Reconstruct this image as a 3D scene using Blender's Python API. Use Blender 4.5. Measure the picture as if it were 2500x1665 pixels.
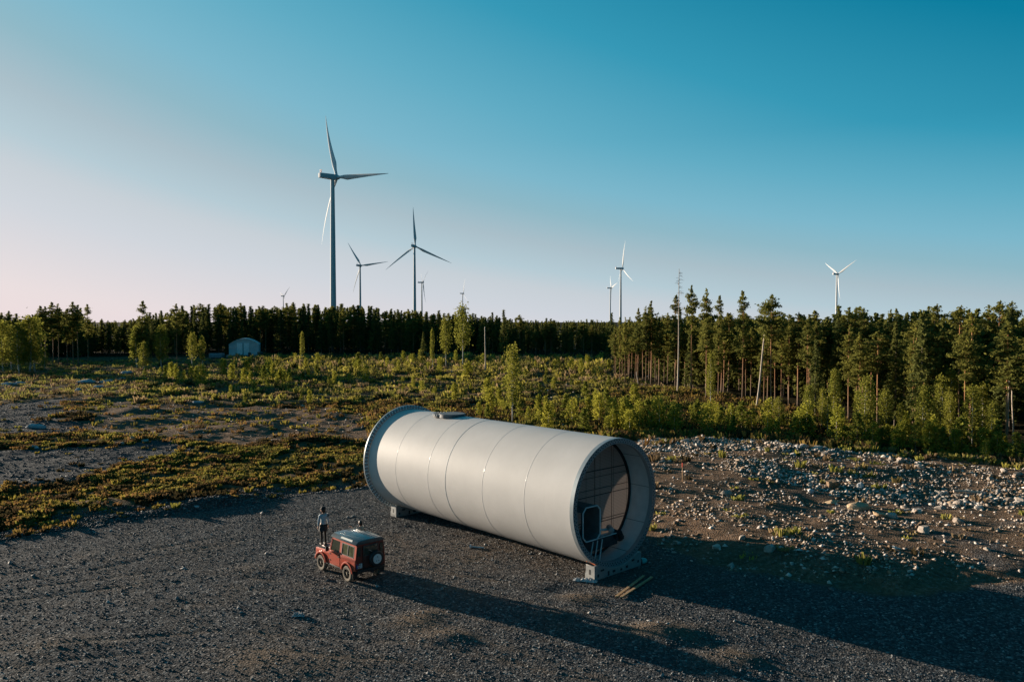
import bpy, bmesh, math, random
import numpy as np
from mathutils import Vector, Matrix

# ------------------------------------------------------------------ camera, sky, sun, exposure
for o in list(bpy.data.objects): bpy.data.objects.remove(o)
S = bpy.context.scene
COL = S.collection
CAMH, FPX, HOR, PW, PH = 12.15, 1900.0, 784.0, 2500.0, 1665.0
TILT = math.atan((PH/2-HOR)/FPX)
cam = bpy.data.cameras.new('camera'); camo = bpy.data.objects.new('camera', cam); COL.objects.link(camo)
camo.location = (0, 0, CAMH); camo.rotation_euler = (math.radians(90)-TILT, 0, 0)
cam.sensor_width = 36; cam.lens = FPX/PW*36; cam.clip_end = 30000; cam.clip_start = .1
S.camera = camo

SUN_AZ = math.radians(34.0)          # light travels +x, turned this much towards the viewer
SUN_EL = math.radians(7.0)
S.view_settings.view_transform = 'Standard'; S.view_settings.look = 'None'
S.view_settings.gamma = 1; S.view_settings.use_curve_mapping = False
EXPO = 1.5
S.view_settings.exposure = EXPO
ld = Vector((math.cos(SUN_AZ)*math.cos(SUN_EL), -math.sin(SUN_AZ)*math.cos(SUN_EL), -math.sin(SUN_EL)))
sl = bpy.data.lights.new('sun', 'SUN'); so = bpy.data.objects.new('sun', sl); COL.objects.link(so)
so.rotation_euler = ld.to_track_quat('-Z', 'Y').to_euler()
sl.energy = 4.2; sl.angle = math.radians(.5); sl.color = (1.0, .84, .66)

W = bpy.data.worlds.new('World'); S.world = W; W.use_nodes = True
nt = W.node_tree; nt.nodes.clear()
def N(nt, t, **kw):
    n = nt.nodes.new(t)
    for k, v in kw.items(): setattr(n, k, v)
    return n
def math_(nt, op, a, b=None, clamp=False):
    n = N(nt, 'ShaderNodeMath', operation=op, use_clamp=clamp)
    for i, v in enumerate((a, b)):
        if v is None: continue
        if isinstance(v, (int, float)): n.inputs[i].default_value = v
        else: nt.links.new(v, n.inputs[i])
    return n.outputs[0]
tc = N(nt, 'ShaderNodeTexCoord')
sep = N(nt, 'ShaderNodeSeparateXYZ'); nt.links.new(tc.outputs['Generated'], sep.inputs[0])
sx, sy = -math.cos(SUN_AZ), math.sin(SUN_AZ)
hor = math_(nt, 'SQRT', math_(nt, 'ADD', math_(nt, 'ADD', math_(nt, 'MULTIPLY', sep.outputs[0], sep.outputs[0]), math_(nt, 'MULTIPLY', sep.outputs[1], sep.outputs[1])), 1e-6))
dt = math_(nt, 'DIVIDE', math_(nt, 'ADD', math_(nt, 'MULTIPLY', sep.outputs[0], sx), math_(nt, 'MULTIPLY', sep.outputs[1], sy)), hor)
ang = math_(nt, 'MULTIPLY', math_(nt, 'ARCCOSINE', dt), 57.2958)
el = math_(nt, 'MULTIPLY', math_(nt, 'ARCSINE', math_(nt, 'MAXIMUM', sep.outputs[2], 0.0)), 57.2958)
# the farther from the sun and the higher, the deeper the blue (t runs in degrees, 0..120)
lowf = math_(nt, 'ADD', math_(nt, 'MULTIPLY', math_(nt, 'DIVIDE', el, 13.0, True), .16), .18)
t = math_(nt, 'ADD', el, math_(nt, 'MULTIPLY', math_(nt, 'MAXIMUM', math_(nt, 'SUBTRACT', ang, 23.0), 0.0), lowf))
t = math_(nt, 'ADD', t, math_(nt, 'MULTIPLY', math_(nt, 'MAXIMUM', math_(nt, 'SUBTRACT', ang, 95.0), 0.0), .45))
t = math_(nt, 'DIVIDE', t, 120.0, True)
ramp = N(nt, 'ShaderNodeValToRGB'); nt.links.new(t, ramp.inputs[0])
cr = ramp.color_ramp
stops = [(0, (.80, .70, .73)), (2.2, (.785, .71, .735)), (7.3, (.615, .655, .715)), (9.7, (.565, .622, .675)), (11.7, (.455, .59, .66)), (14.5, (.395, .515, .58)),
         (17.8, (.27, .477, .565)), (21, (.20, .47, .597)), (26, (.117, .41, .553)), (32.7, (.034, .314, .468)), (40.8, (.001, .205, .342)), (60, (.002, .12, .215)), (120, (.006, .06, .11))]
cr.elements[0].position = 0; cr.elements[0].color = (*stops[0][1], 1)
cr.elements[1].position = 1; cr.elements[1].color = (*stops[-1][1], 1)
for p, c in stops[1:-1]:
    e = cr.elements.new(p/120); e.color = (*c, 1)
sky = N(nt, 'ShaderNodeTexSky', sky_type='NISHITA'); sky.sun_disc = False
sky.sun_elevation = SUN_EL; sky.sun_rotation = math.atan2(sx, sy)
mul = N(nt, 'ShaderNodeVectorMath', operation='SCALE'); nt.links.new(ramp.outputs[0], mul.inputs[0])
mul.inputs['Scale'].default_value = 10/2**EXPO
mixw = N(nt, 'ShaderNodeMix', data_type='RGBA'); mixw.inputs[0].default_value = .01
nt.links.new(mul.outputs[0], mixw.inputs[6]); nt.links.new(sky.outputs[0], mixw.inputs[7])
bg = N(nt, 'ShaderNodeBackground'); bg.inputs[1].default_value = .1; nt.links.new(mixw.outputs[2], bg.inputs[0])
wo = N(nt, 'ShaderNodeOutputWorld'); nt.links.new(bg.outputs[0], wo.inputs[0])

def at(px, py, z=0.0):
    """ground point seen at a spot of the photo (source pixels)"""
    u = (PH/2-py)/FPX; v = (px-PW/2)/FPX
    dy = math.cos(TILT)+u*math.sin(TILT); dz = -math.sin(TILT)+u*math.cos(TILT)
    s = (z-CAMH)/dz
    return v*s, dy*s

# ------------------------------------------------------------------ helpers
rng = np.random.default_rng(7); random.seed(7)
def tag(o, label=None, cat=None, group=None, kind=None):
    if label: o['label'] = label
    if cat: o['category'] = cat
    if group: o['group'] = group
    if kind: o['kind'] = kind
    return o
def empty(name, loc=(0, 0, 0), rz=0.0, sc=1.0):
    o = bpy.data.objects.new(name, None); COL.objects.link(o); o.location = loc; o.rotation_euler = (0, 0, rz)
    o.scale = (sc,)*3 if isinstance(sc, (int, float)) else sc; o.empty_display_size = .2
    return o
def link(name, me, parent=None, loc=None):
    o = bpy.data.objects.new(name, me); COL.objects.link(o)
    if parent is not None: o.parent = parent
    if loc is not None: o.location = loc
    return o
def fastmesh(name, V, F, mat=None, smooth=False, col=None, mats=None, mi=None, zone=None):
    V = np.asarray(V, np.float32); F = np.asarray(F, np.int32); k = F.shape[1]
    me = bpy.data.meshes.new(name)
    me.vertices.add(len(V)); me.vertices.foreach_set('co', V.ravel())
    me.loops.add(F.size); me.loops.foreach_set('vertex_index', F.ravel())
    me.polygons.add(len(F)); me.polygons.foreach_set('loop_start', np.arange(len(F), dtype=np.int32)*k)
    if smooth: me.polygons.foreach_set('use_smooth', np.ones(len(F), bool))
    if mat: me.materials.append(mat)
    if mats:
        for m in mats: me.materials.append(m)
        me.polygons.foreach_set('material_index', mi.astype(np.int32))
    if col is not None:
        a = me.color_attributes.new('tint', 'FLOAT_COLOR', 'POINT')
        c = np.ones((len(V), 4), np.float32); c[:, :3] = col; a.data.foreach_set('color', c.ravel())
    if zone is not None:
        a = me.color_attributes.new('zone', 'FLOAT_COLOR', 'POINT')
        c = np.ones((len(V), 4), np.float32); c[:, :3] = zone; a.data.foreach_set('color', c.ravel())
    me.update(calc_edges=True); me.validate(); return me

class MB:
    def __init__(s): s.v = []; s.f = []
    def add(s, V, F):
        b = len(s.v); s.v += [tuple(map(float, p)) for p in V]; s.f += [[b+i for i in f] for f in F]; return s
    def box(s, c, d, rz=0, ry=0, rx=0):
        x, y, z = [q/2 for q in d]
        V = [Vector(p) for p in [(-x,-y,-z),(x,-y,-z),(x,y,-z),(-x,y,-z),(-x,-y,z),(x,-y,z),(x,y,z),(-x,y,z)]]
        M = Matrix.Rotation(rz, 3, 'Z') @ Matrix.Rotation(ry, 3, 'Y') @ Matrix.Rotation(rx, 3, 'X')
        return s.add([M@p+Vector(c) for p in V], [[0,3,2,1],[4,5,6,7],[0,1,5,4],[1,2,6,5],[2,3,7,6],[3,0,4,7]])
    def hexa(s, B, T):      # bottom 4, top 4 (ccw from above)
        return s.add(list(B)+list(T), [[0,3,2,1],[4,5,6,7],[0,1,5,4],[1,2,6,5],[2,3,7,6],[3,0,4,7]])
    def bar(s, a, b, r, r2=None, n=8, caps=True):
        a = Vector(a); b = Vector(b); r2 = r if r2 is None else r2
        d = (b-a).normalized(); u = d.orthogonal().normalized(); w = d.cross(u)
        V = [a+(u*math.cos(2*math.pi*i/n)+w*math.sin(2*math.pi*i/n))*r for i in range(n)] + [b+(u*math.cos(2*math.pi*i/n)+w*math.sin(2*math.pi*i/n))*r2 for i in range(n)]
        F = [[i, (i+1)%n, n+(i+1)%n, n+i] for i in range(n)]
        if caps: F += [list(range(n))[::-1], list(range(n, 2*n))]
        return s.add(V, F)
    def path(s, pts, rad, n=7):
        P = [Vector(p) for p in pts]; V = []; F = []
        for i, p in enumerate(P):
            d = (P[min(i+1, len(P)-1)]-P[max(i-1, 0)]).normalized()
            u = (Vector((1, 0, 0))-d*d.x); u = (u if u.length > .2 else Vector((0, 1, 0))-d*d.y).normalized(); w = d.cross(u)
            V += [p+(u*math.cos(2*math.pi*k/n)+w*math.sin(2*math.pi*k/n))*rad[i] for k in range(n)]
        for i in range(len(P)-1):
            F += [[i*n+k, i*n+(k+1)%n, (i+1)*n+(k+1)%n, (i+1)*n+k] for k in range(n)]
        F += [list(range(n))[::-1], list(range((len(P)-1)*n, len(P)*n))]
        return s.add(V, F)
    def lathe(s, prof, n=32, axis='Z', c=(0, 0, 0), closed=False):
        V = []; m = len(prof)
        for i in range(n):
            a = 2*math.pi*i/n; ca, sa = math.cos(a), math.sin(a)
            for r, h in prof:
                p = {'Z': (r*ca, r*sa, h), 'Y': (r*ca, h, r*sa), 'X': (h, r*ca, r*sa)}[axis]
                V.append((p[0]+c[0], p[1]+c[1], p[2]+c[2]))
        F = [[i*m+j, ((i+1)%n)*m+j, ((i+1)%n)*m+(j+1)%m, i*m+(j+1)%m] for i in range(n) for j in range(m if closed else m-1)]
        return s.add(V, F)
    def prism(s, poly, y0, y1, axis='Y'):   # poly in (x,z) when axis Y; (y,z) when X; (x,y) when Z
        def P(a, b, h): return {'Y': (a, h, b), 'X': (h, a, b), 'Z': (a, b, h)}[axis]
        n = len(poly)
        V = [P(a, b, y0) for a, b in poly]+[P(a, b, y1) for a, b in poly]
        return s.add(V, [list(range(n)), list(range(n, 2*n))[::-1]]+[[i, n+i, n+(i+1)%n, (i+1)%n] for i in range(n)])
    def build_each(s, name, mat, parent, start=None, **kw):
        # one object for every separate piece that was added
        par = list(range(len(s.v)))
        def find(i):
            while par[i] != i: par[i] = par[par[i]]; i = par[i]
            return i
        for f in s.f:
            for i in f[1:]: par[find(i)] = find(f[0])
        gr = {}
        for f in s.f: gr.setdefault(find(f[0]), []).append(f)
        out = []
        for fs in gr.values():
            ids = sorted({i for f in fs for i in f}); mp = {i: k for k, i in enumerate(ids)}
            q = MB(); q.v = [s.v[i] for i in ids]; q.f = [[mp[i] for i in f] for f in fs]; out.append(q.build(name, mat, parent, **kw))
        return out
    def build(s, name, mat=None, parent=None, smooth=False, bevel=0, loc=None, seg=2, auto=None):
        me = bpy.data.meshes.new(name); me.from_pydata(s.v, [], s.f)
        bm = bmesh.new(); bm.from_mesh(me)
        bmesh.ops.remove_doubles(bm, verts=bm.verts, dist=1e-5)
        bmesh.ops.recalc_face_normals(bm, faces=bm.faces)
        if bevel:
            es = [e for e in bm.edges if len(e.link_faces) == 2 and e.calc_face_angle(0) > .5]
            bmesh.ops.bevel(bm, geom=es, offset=bevel, segments=seg, affect='EDGES', profile=.6, clamp_overlap=True)
        if smooth or bevel or auto:
            for f in bm.faces: f.smooth = True
            lim = auto or .7
            for e in bm.edges:
                if len(e.link_faces) == 2 and e.calc_face_angle(0) > lim: e.smooth = False
        bm.to_mesh(me); bm.free()
        if mat: me.materials.append(mat)
        return link(name, me, parent, loc)

# ------------------------------------------------------------------ materials
def new_mat(name):
    m = bpy.data.materials.new(name); m.use_nodes = True
    n = m.node_tree; b = n.nodes['Principled BSDF']; return m, n, b
def noise(n, scale, detail=3, coord='Object', vec=None, rough=.55):
    t = N(n, 'ShaderNodeTexNoise'); t.inputs['Scale'].default_value = scale; t.inputs['Detail'].default_value = detail
    t.inputs['Roughness'].default_value = rough
    if vec is None:
        c = N(n, 'ShaderNodeTexCoord'); vec = c.outputs[coord]
    n.links.new(vec, t.inputs['Vector']); return t
def rampn(n, fac, stops):
    r = N(n, 'ShaderNodeValToRGB'); n.links.new(fac, r.inputs[0]); e = r.color_ramp.elements
    def c4(c): return (c, c, c, 1) if isinstance(c, (int, float)) else (*c, 1)
    e[0].position, e[0].color = stops[0][0], c4(stops[0][1]); e[1].position, e[1].color = stops[-1][0], c4(stops[-1][1])
    for p, c in stops[1:-1]: q = e.new(p); q.color = c4(c)
    return r.outputs[0]
def mixc(n, f, a, b, mode='MIX'):
    m = N(n, 'ShaderNodeMix', data_type='RGBA', blend_type=mode)
    for i, v in ((0, f), (6, a), (7, b)):
        if isinstance(v, (int, float)): m.inputs[i].default_value = v
        elif isinstance(v, tuple): m.inputs[i].default_value = (*v, 1)
        else: n.links.new(v, m.inputs[i])
    return m.outputs[2]
def plain(name, c, rough=.6, metal=0, var=.25, scale=3, coat=0, bump=0, bscale=40, spec=.5):
    m, n, b = new_mat(name)
    t = noise(n, scale, 4)
    f = rampn(n, t.outputs[0], [(.3, 0.0), (.7, 1.0)])
    cc = mixc(n, f, tuple(x*(1-var) for x in c), tuple(min(1, x*(1+var)) for x in c))
    n.links.new(cc, b.inputs['Base Color']); b.inputs['Roughness'].default_value = rough; b.inputs['Metallic'].default_value = metal
    b.inputs['Coat Weight'].default_value = coat; b.inputs['Specular IOR Level'].default_value = spec
    if bump:
        t2 = noise(n, bscale, 3); bp = N(n, 'ShaderNodeBump'); bp.inputs['Strength'].default_value = bump; bp.inputs['Distance'].default_value = .02
        n.links.new(t2.outputs[0], bp.inputs['Height']); n.links.new(bp.outputs[0], b.inputs['Normal'])
    return m
def leaf(name, c1, c2, trans=.35, scale=.6, attr=False):
    m, n, b = new_mat(name); n.nodes.remove(b); out = n.nodes['Material Output']
    if attr:
        a = N(n, 'ShaderNodeAttribute', attribute_name='tint'); col = a.outputs['Color']
    else:
        t = noise(n, scale, 3)
        oi = N(n, 'ShaderNodeObjectInfo')
        f = math_(n, 'ADD', math_(n, 'MULTIPLY', rampn(n, t.outputs[0], [(.35, 0.0), (.65, 1.0)]), .6), math_(n, 'MULTIPLY', oi.outputs['Random'], .4))
        col = mixc(n, f, c1, c2)
    d = N(n, 'ShaderNodeBsdfDiffuse'); tr = N(n, 'ShaderNodeBsdfTranslucent'); mx = N(n, 'ShaderNodeMixShader'); mx.inputs[0].default_value = trans
    n.links.new(col, d.inputs[0]); n.links.new(col, tr.inputs[0]); n.links.new(d.outputs[0], mx.inputs[1]); n.links.new(tr.outputs[0], mx.inputs[2])
    n.links.new(mx.outputs[0], out.inputs[0]); return m

M = {}
M['pine'] = leaf('pine_needles', (.085, .100, .030), (.23, .215, .048), .45)
M['spruce'] = leaf('spruce_needles', (.070, .088, .034), (.19, .19, .050), .4)
M['birch'] = leaf('birch_leaves', (.18, .19, .035), (.29, .27, .05), .45)
M['sapl'] = leaf('sapling_leaves', (.24, .245, .035), (.40, .36, .06), .45)
M['ypine'] = leaf('young_pine_needles', (.15, .175, .032), (.28, .265, .05), .4)
M['tuft'] = leaf('ground_cover_leaves', None, None, .35, attr=True)
M['bark'] = plain('grey_bark', (.16, .12, .09), .9, var=.4, scale=2)
M['deadwood'] = plain('weathered_dead_wood', (.42, .34, .27), .85, var=.3, scale=1.5)
M['birchbark'] = plain('birch_bark', (.50, .47, .42), .8, var=.5, scale=2.5)
def pinebark():
    m, n, b = new_mat('pine_bark'); c = N(n, 'ShaderNodeTexCoord'); s = N(n, 'ShaderNodeSeparateXYZ'); n.links.new(c.outputs['Object'], s.inputs[0])
    t = noise(n, 1.5, 4)
    f = math_(n, 'ADD', math_(n, 'DIVIDE', s.outputs[2], 12.0), math_(n, 'MULTIPLY', t.outputs[0], .5))
    col = rampn(n, f, [(.3, (.20, .14, .10)), (.75, (.36, .17, .075)), (1, (.42, .20, .085))])
    n.links.new(col, b.inputs['Base Color']); b.inputs['Roughness'].default_value = .9; return m
M['pinebark'] = pinebark()
M['white'] = plain('pale_grey_turbine_paint', (.60, .61, .62), .75, var=.03, spec=.1)
M['redlamp'] = plain('orange_red_beacon', (.6, .12, .05), .4)
M['steel'] = plain('galvanised_steel', (.42, .44, .45), .45, metal=.6, var=.15)
M['darksteel'] = plain('dark_steel', (.05, .055, .06), .5, metal=.4)
M['black'] = plain('black_rubber', (.015, .015, .016), .7)
M['wood'] = plain('sawn_timber', (.46, .28, .14), .8, var=.25, scale=6)

def tube_paint():
    m, n, b = new_mat('tube_paint'); t = noise(n, .6, 5); t2 = noise(n, 14, 3)
    col = mixc(n, rampn(n, t.outputs[0], [(.35, 0.0), (.7, 1.0)]), (.50, .48, .462), (.55, .527, .508))
    col = mixc(n, rampn(n, t2.outputs[0], [(.62, 0.0), (.8, .35)]), col, (.40, .36, .31))
    tcx = N(n, 'ShaderNodeTexCoord'); mp = N(n, 'ShaderNodeMapping'); mp.inputs['Scale'].default_value = (3.2, .22, .22); n.links.new(tcx.outputs['Object'], mp.inputs[0])
    t3 = noise(n, 2.2, 5, vec=mp.outputs[0]); col = mixc(n, rampn(n, t3.outputs[0], [(.56, 0.0), (.8, .12)]), col, (.40, .375, .34))
    t4 = noise(n, 1.1, 2); bpt = N(n, 'ShaderNodeBump'); bpt.inputs['Strength'].default_value = .08; bpt.inputs['Distance'].default_value = .03; n.links.new(t4.outputs[0], bpt.inputs['Height']); n.links.new(bpt.outputs[0], b.inputs['Normal'])
    n.links.new(col, b.inputs['Base Color']); b.inputs['Roughness'].default_value = .58; b.inputs['Coat Weight'].default_value = .06; b.inputs['Coat Roughness'].default_value = .12; b.inputs['Specular IOR Level'].default_value = .15
    return m
M['tube'] = tube_paint()
def mesh_cover():
    m, n, b = new_mat('mesh_cover_cloth'); n.nodes.remove(b); out = n.nodes['Material Output']
    c = N(n, 'ShaderNodeTexCoord'); s = N(n, 'ShaderNodeSeparateXYZ'); n.links.new(c.outputs['Object'], s.inputs[0])
    def lines(sock, per, w):
        return math_(n, 'LESS_THAN', math_(n, 'FRACT', math_(n, 'DIVIDE', math_(n, 'ADD', sock, 50), per)), w)
    g = math_(n, 'MAXIMUM', lines(s.outputs[1], .075, .3), lines(s.outputs[2], .075, .35))
    g2 = math_(n, 'MAXIMUM', lines(s.outputs[1], 1.05, .025), lines(s.outputs[2], 1.25, .035))
    col = mixc(n, g, (.40, .33, .29), (.25, .21, .19)); col = mixc(n, g2, col, (.05, .045, .045))
    d = N(n, 'ShaderNodeBsdfDiffuse'); tr = N(n, 'ShaderNodeBsdfTranslucent'); mx = N(n, 'ShaderNodeMixShader'); mx.inputs[0].default_value = .055
    n.links.new(col, d.inputs[0]); n.links.new(col, tr.inputs[0]); n.links.new(d.outputs[0], mx.inputs[1]); n.links.new(tr.outputs[0], mx.inputs[2]); n.links.new(mx.outputs[0], out.inputs[0])
    return m
M['cover'] = mesh_cover()

# ------------------------------------------------------------------ numpy noise, zones, terrain
def vnoise(x, y, seed=0):
    xi = np.floor(x).astype(np.int64); yi = np.floor(y).astype(np.int64); fx = x-xi; fy = y-yi
    fx = fx*fx*(3-2*fx); fy = fy*fy*(3-2*fy)
    def h(a, b):
        k = (a*374761393+b*668265263+seed*1442695041) & 0xffffffff
        k = ((k ^ (k >> 13))*1274126177) & 0xffffffff
        return ((k ^ (k >> 16)) & 0xffff)/65535.0
    a = h(xi, yi); b = h(xi+1, yi); c = h(xi, yi+1); d = h(xi+1, yi+1)
    return (a*(1-fx)+b*fx)*(1-fy)+(c*(1-fx)+d*fx)*fy
def fbm(x, y, oct=4, seed=0, g=.5):
    s = 0; a = 1; tot = 0
    for i in range(oct):
        s = s+a*vnoise(x*2**i+i*17.3, y*2**i-i*9.1, seed+i); tot += a; a *= g
    return s/tot
def sdf(poly, x, y):      # signed distance, negative inside
    P = [at(*p) for p in poly]; d = np.full(x.shape, 1e9); ins = np.zeros(x.shape, bool)
    for i in range(len(P)):
        ax, ay = P[i]; bx, by = P[(i+1) % len(P)]; ex, ey = bx-ax, by-ay
        tt = np.clip(((x-ax)*ex+(y-ay)*ey)/(ex*ex+ey*ey+1e-9), 0, 1)
        d = np.minimum(d, np.hypot(x-ax-tt*ex, y-ay-tt*ey))
        c = ((ay > y) != (by > y)) & (x < (bx-ax)*(y-ay)/((by-ay) if by != ay else 1e-9)+ax)
        ins ^= c
    return np.where(ins, -d, d)
PAD = [(-900,1400),(0,1322),(200,1290),(400,1262),(640,1228),(760,1205),(880,1192),(980,1180),(1100,1175),(1400,1230),(1600,1322),(1704,1374),(1930,1414),(2095,1444),(2250,1452),(2400,1430),(2900,1420),(3600,1700),(3600,4200),(-1400,4200)]
ROAD1 = [(-260,1095),(0,1100),(150,1095),(330,1083),(440,1084),(500,1095),(470,1106),(330,1125),(250,1150),(130,1172),(0,1187),(-260,1200)]
ROAD2 = [(-260,980),(0,986),(90,980),(155,974),(170,980),(125,996),(165,1010),(120,1022),(190,1040),(140,1060),(0,1055),(-260,1060)]
DIRT = [(180,1012),(270,980),(420,984),(620,988),(800,1000),(900,1030),(900,1085),(760,1075),(560,1088),(500,1078),(300,1062),(230,1050)]
ROCKY = [(1480,1075),(1590,1072),(1700,1070),(1850,1082),(2000,1098),(2200,1118),(2350,1132),(2700,1160),(3300,1240),(3600,1700),(2900,1470),(2400,1440),(2250,1456),(2095,1448),(1930,1418),(1704,1378),(1600,1340),(1420,1240)]
def zones(x, y):
    w = .9*(fbm(x*.5, y*.5, 3, 3)-.5)*2
    w2_ = (fbm(x*1.7, y*1.7, 3, 5)-.5)*2
    pad = sdf(PAD, x, y)+w*.5+w2_*.25; r1 = sdf(ROAD1, x, y)+w*2.2+w2_*1.3; r2 = sdf(ROAD2, x, y)+w*3+w2_*1.5
    dirt = sdf(DIRT, x, y)+w*3; rock = sdf(ROCKY, x, y)+w*1.5
    return pad, r1, r2, dirt, rock
def sstep(a, b, x): t = np.clip((x-a)/(b-a), 0, 1); return t*t*(3-2*t)
BUMPS = [(at(1010,1520),.8,.11),(at(1090,1555),.7,.14),(at(1040,1500),.5,.08),(at(1640,1545),.9,.2),(at(1590,1535),.6,.14),(at(1420,1458),.7,.08),(at(700,1620),1.6,.09),(at(150,1575),.8,.10),(at(620,1390),.8,.08),(at(1350,1500),.5,.1),(at(1790,1600),.8,.13)]
TRACKS = [[(-500,1490),(0,1455),(400,1405),(800,1440),(1150,1530),(1700,1690)], [(-300,1640),(500,1560),(1000,1590),(1500,1700)], [(930,1240),(640,1300),(250,1375),(-400,1480)], [(1000,1400),(1250,1440),(1600,1520),(2300,1700)]]
def ruts(x, y):
    m = np.zeros_like(x)
    for T in TRACKS:
        P = [at(*p) for p in T]; d = np.full(x.shape, 1e9)
        for i in range(len(P)-1):
            ax, ay = P[i]; bx, by = P[i+1]; ex, ey = bx-ax, by-ay; tt = np.clip(((x-ax)*ex+(y-ay)*ey)/(ex*ex+ey*ey), 0, 1)
            d = np.minimum(d, np.hypot(x-ax-tt*ex, y-ay-tt*ey))
        d = d+.5*(fbm(x/6, y/6, 2, 91)-.5); m = np.maximum(m, np.exp(-((d-.8)/.17)**2)*(.45+.55*(fbm(x/3, y/3, 2, 92) > .45)))
    return m
def height(x, y, full=False):
    pad, r1, r2, dirt, rock = zones(x, y)
    wild = sstep(0, 1.2, pad)
    fade = 1-sstep(250, 420, np.hypot(x, y))
    big = (fbm(x/11, y/11, 3, 11)-.5)*1.1+(fbm(x/3.2, y/3.2, 4, 12)-.5)*.75
    berm = .20*np.exp(-((pad-1.3)/.8)**2)*(.5+fbm(x/2.2, y/2.2, 2, 14))*(x < -6)
    # rows of scarified ground in the clearing, running across the view
    row = np.abs(np.sin((y+fbm(x/14, y/14, 3, 15)*14)/1.9))*.32*sstep(95, 130, y)*(1-sstep(190, 225, y))*sstep(-60, -20, x)
    soft = np.minimum(1, np.minimum(sstep(-1, 1.5, r1), sstep(-1, 1.5, r2)))
    bank = .5*sstep(0, 5, -rock)*(1-sstep(9, 22, -rock))+.25*np.exp(-((x-19)**2/90+(y-62)**2/50))
    rw = 1-.5*sstep(0, 3, -rock)
    flat = (fbm(x/5, y/5, 3, 21)-.5)*.09+(fbm(x/1.1, y/1.1, 3, 22)-.5)*.032+(fbm(x/.33, y/.33, 2, 23)-.5)*.022-.18*sstep(0, 14, x-.4*(y-30))*(1-sstep(28, 36, y))
    z = flat+wild*fade*((big*rw)*(soft*.65+.35)+row*soft+bank*(1-sstep(60, 120, y)*0))+berm
    z = z-.028*ruts(x, y)*(1-wild)+(1-soft)*wild*((fbm(x/2.6, y/1.6, 3, 24)-.5)*.42)
    for (bx, by), r, hh in BUMPS:
        d = np.hypot((x-bx)/1.5, (y-by)); z = z+hh*np.exp(-(d/r)**2)
    z = z-.10*np.exp(-(((x-at(1370,1442)[0])/1.5)**2+((y-at(1370,1442)[1])/.7)**2))
    # level stand under the car, tube ends
    for cx, cy, rr in ((-7.9, 37.6, 3.2), (4.9, 37.2, 3.2), (-6.5, 50.0, 3.0)):
        k = 1-sstep(rr*.55, rr, np.hypot(x-cx, y-cy)); z = z*(1-k)+flat*.15*k
    if full: return z, (pad, r1, r2, dirt, rock)
    return z
def gz(x, y): return float(height(np.array([float(x)]), np.array([float(y)]))[0])

u = np.linspace(-6.4, 6.4, 1080); gx = 13*np.sinh(u)/1.0
v = np.linspace(-2.6, 7.1, 1250); gy = 33+13*np.sinh(v)
X, Y = np.meshgrid(gx, gy)
x = X.ravel(); y = Y.ravel()
z, (pad, r1, r2, dirt, rock) = height(x, y, True)
grav = np.maximum.reduce([1-sstep(-.2, .5, pad), 1-sstep(-.5, .7, r1), 1-sstep(-.8, 1.2, r2)])
bermg = (1-sstep(1.5, 4.0, pad))*(x < 0)*.9*(.4+.6*(fbm(x/1.5, y/1.5, 3, 31) > .45))
grav = np.maximum(grav, bermg)
dirtm = np.maximum(1-sstep(-2, 2, dirt), 1-sstep(-.7, 1.5, rock))
rg = sstep(.45, .62, fbm(x/3, y/3, 3, 35))*(1-sstep(-.5, 1, rock))*sstep(13, 22, x)*(1-sstep(48, 56, y))
grav = np.maximum(grav, rg*.8)
# brown dust on the pad close to the tube and the car
dust = np.exp(-(((x+.5)/8)**2+((y-40.5)/5.0)**2))*.8+.75*np.exp(-(((x-12)/6)**2+((y-39.5)/3.0)**2))
dust = np.maximum(dust, 0)
for (bx_, by_), r_, h_ in BUMPS: dust = dust+1.1*np.exp(-(((x-bx_)/1.7)**2+((y-by_)/1.1)**2)/(r_*r_))
rt_ = ruts(x, y)
dust = np.clip(rt_*.35+dust*(.35+1.3*fbm(x/1.6, y/1.6, 4, 33)-.35)+.5*np.clip(fbm(x/2.2, y/2.2, 4, 36)-.52, 0, 1)*2, 0, 1)
cols = np.stack([grav, np.clip(dirtm, 0, 1), dust], 1)
roadm = np.maximum(1-sstep(-.5, .7, r1), 1-sstep(-.8, 1.2, r2))
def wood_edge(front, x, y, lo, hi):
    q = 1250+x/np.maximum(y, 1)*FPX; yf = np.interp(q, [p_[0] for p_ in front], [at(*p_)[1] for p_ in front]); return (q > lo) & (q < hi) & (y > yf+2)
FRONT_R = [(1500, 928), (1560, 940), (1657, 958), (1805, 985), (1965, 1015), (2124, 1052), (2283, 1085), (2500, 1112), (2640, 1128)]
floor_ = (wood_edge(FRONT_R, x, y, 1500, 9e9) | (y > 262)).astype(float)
zon = np.stack([roadm, floor_, 0*x], 1)
nx, ny = len(gx), len(gy)
ii = np.arange(ny-1)[:, None]*nx+np.arange(nx-1)[None, :]
F = np.stack([ii, ii+1, ii+1+nx, ii+nx], -1).reshape(-1, 4)
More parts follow.
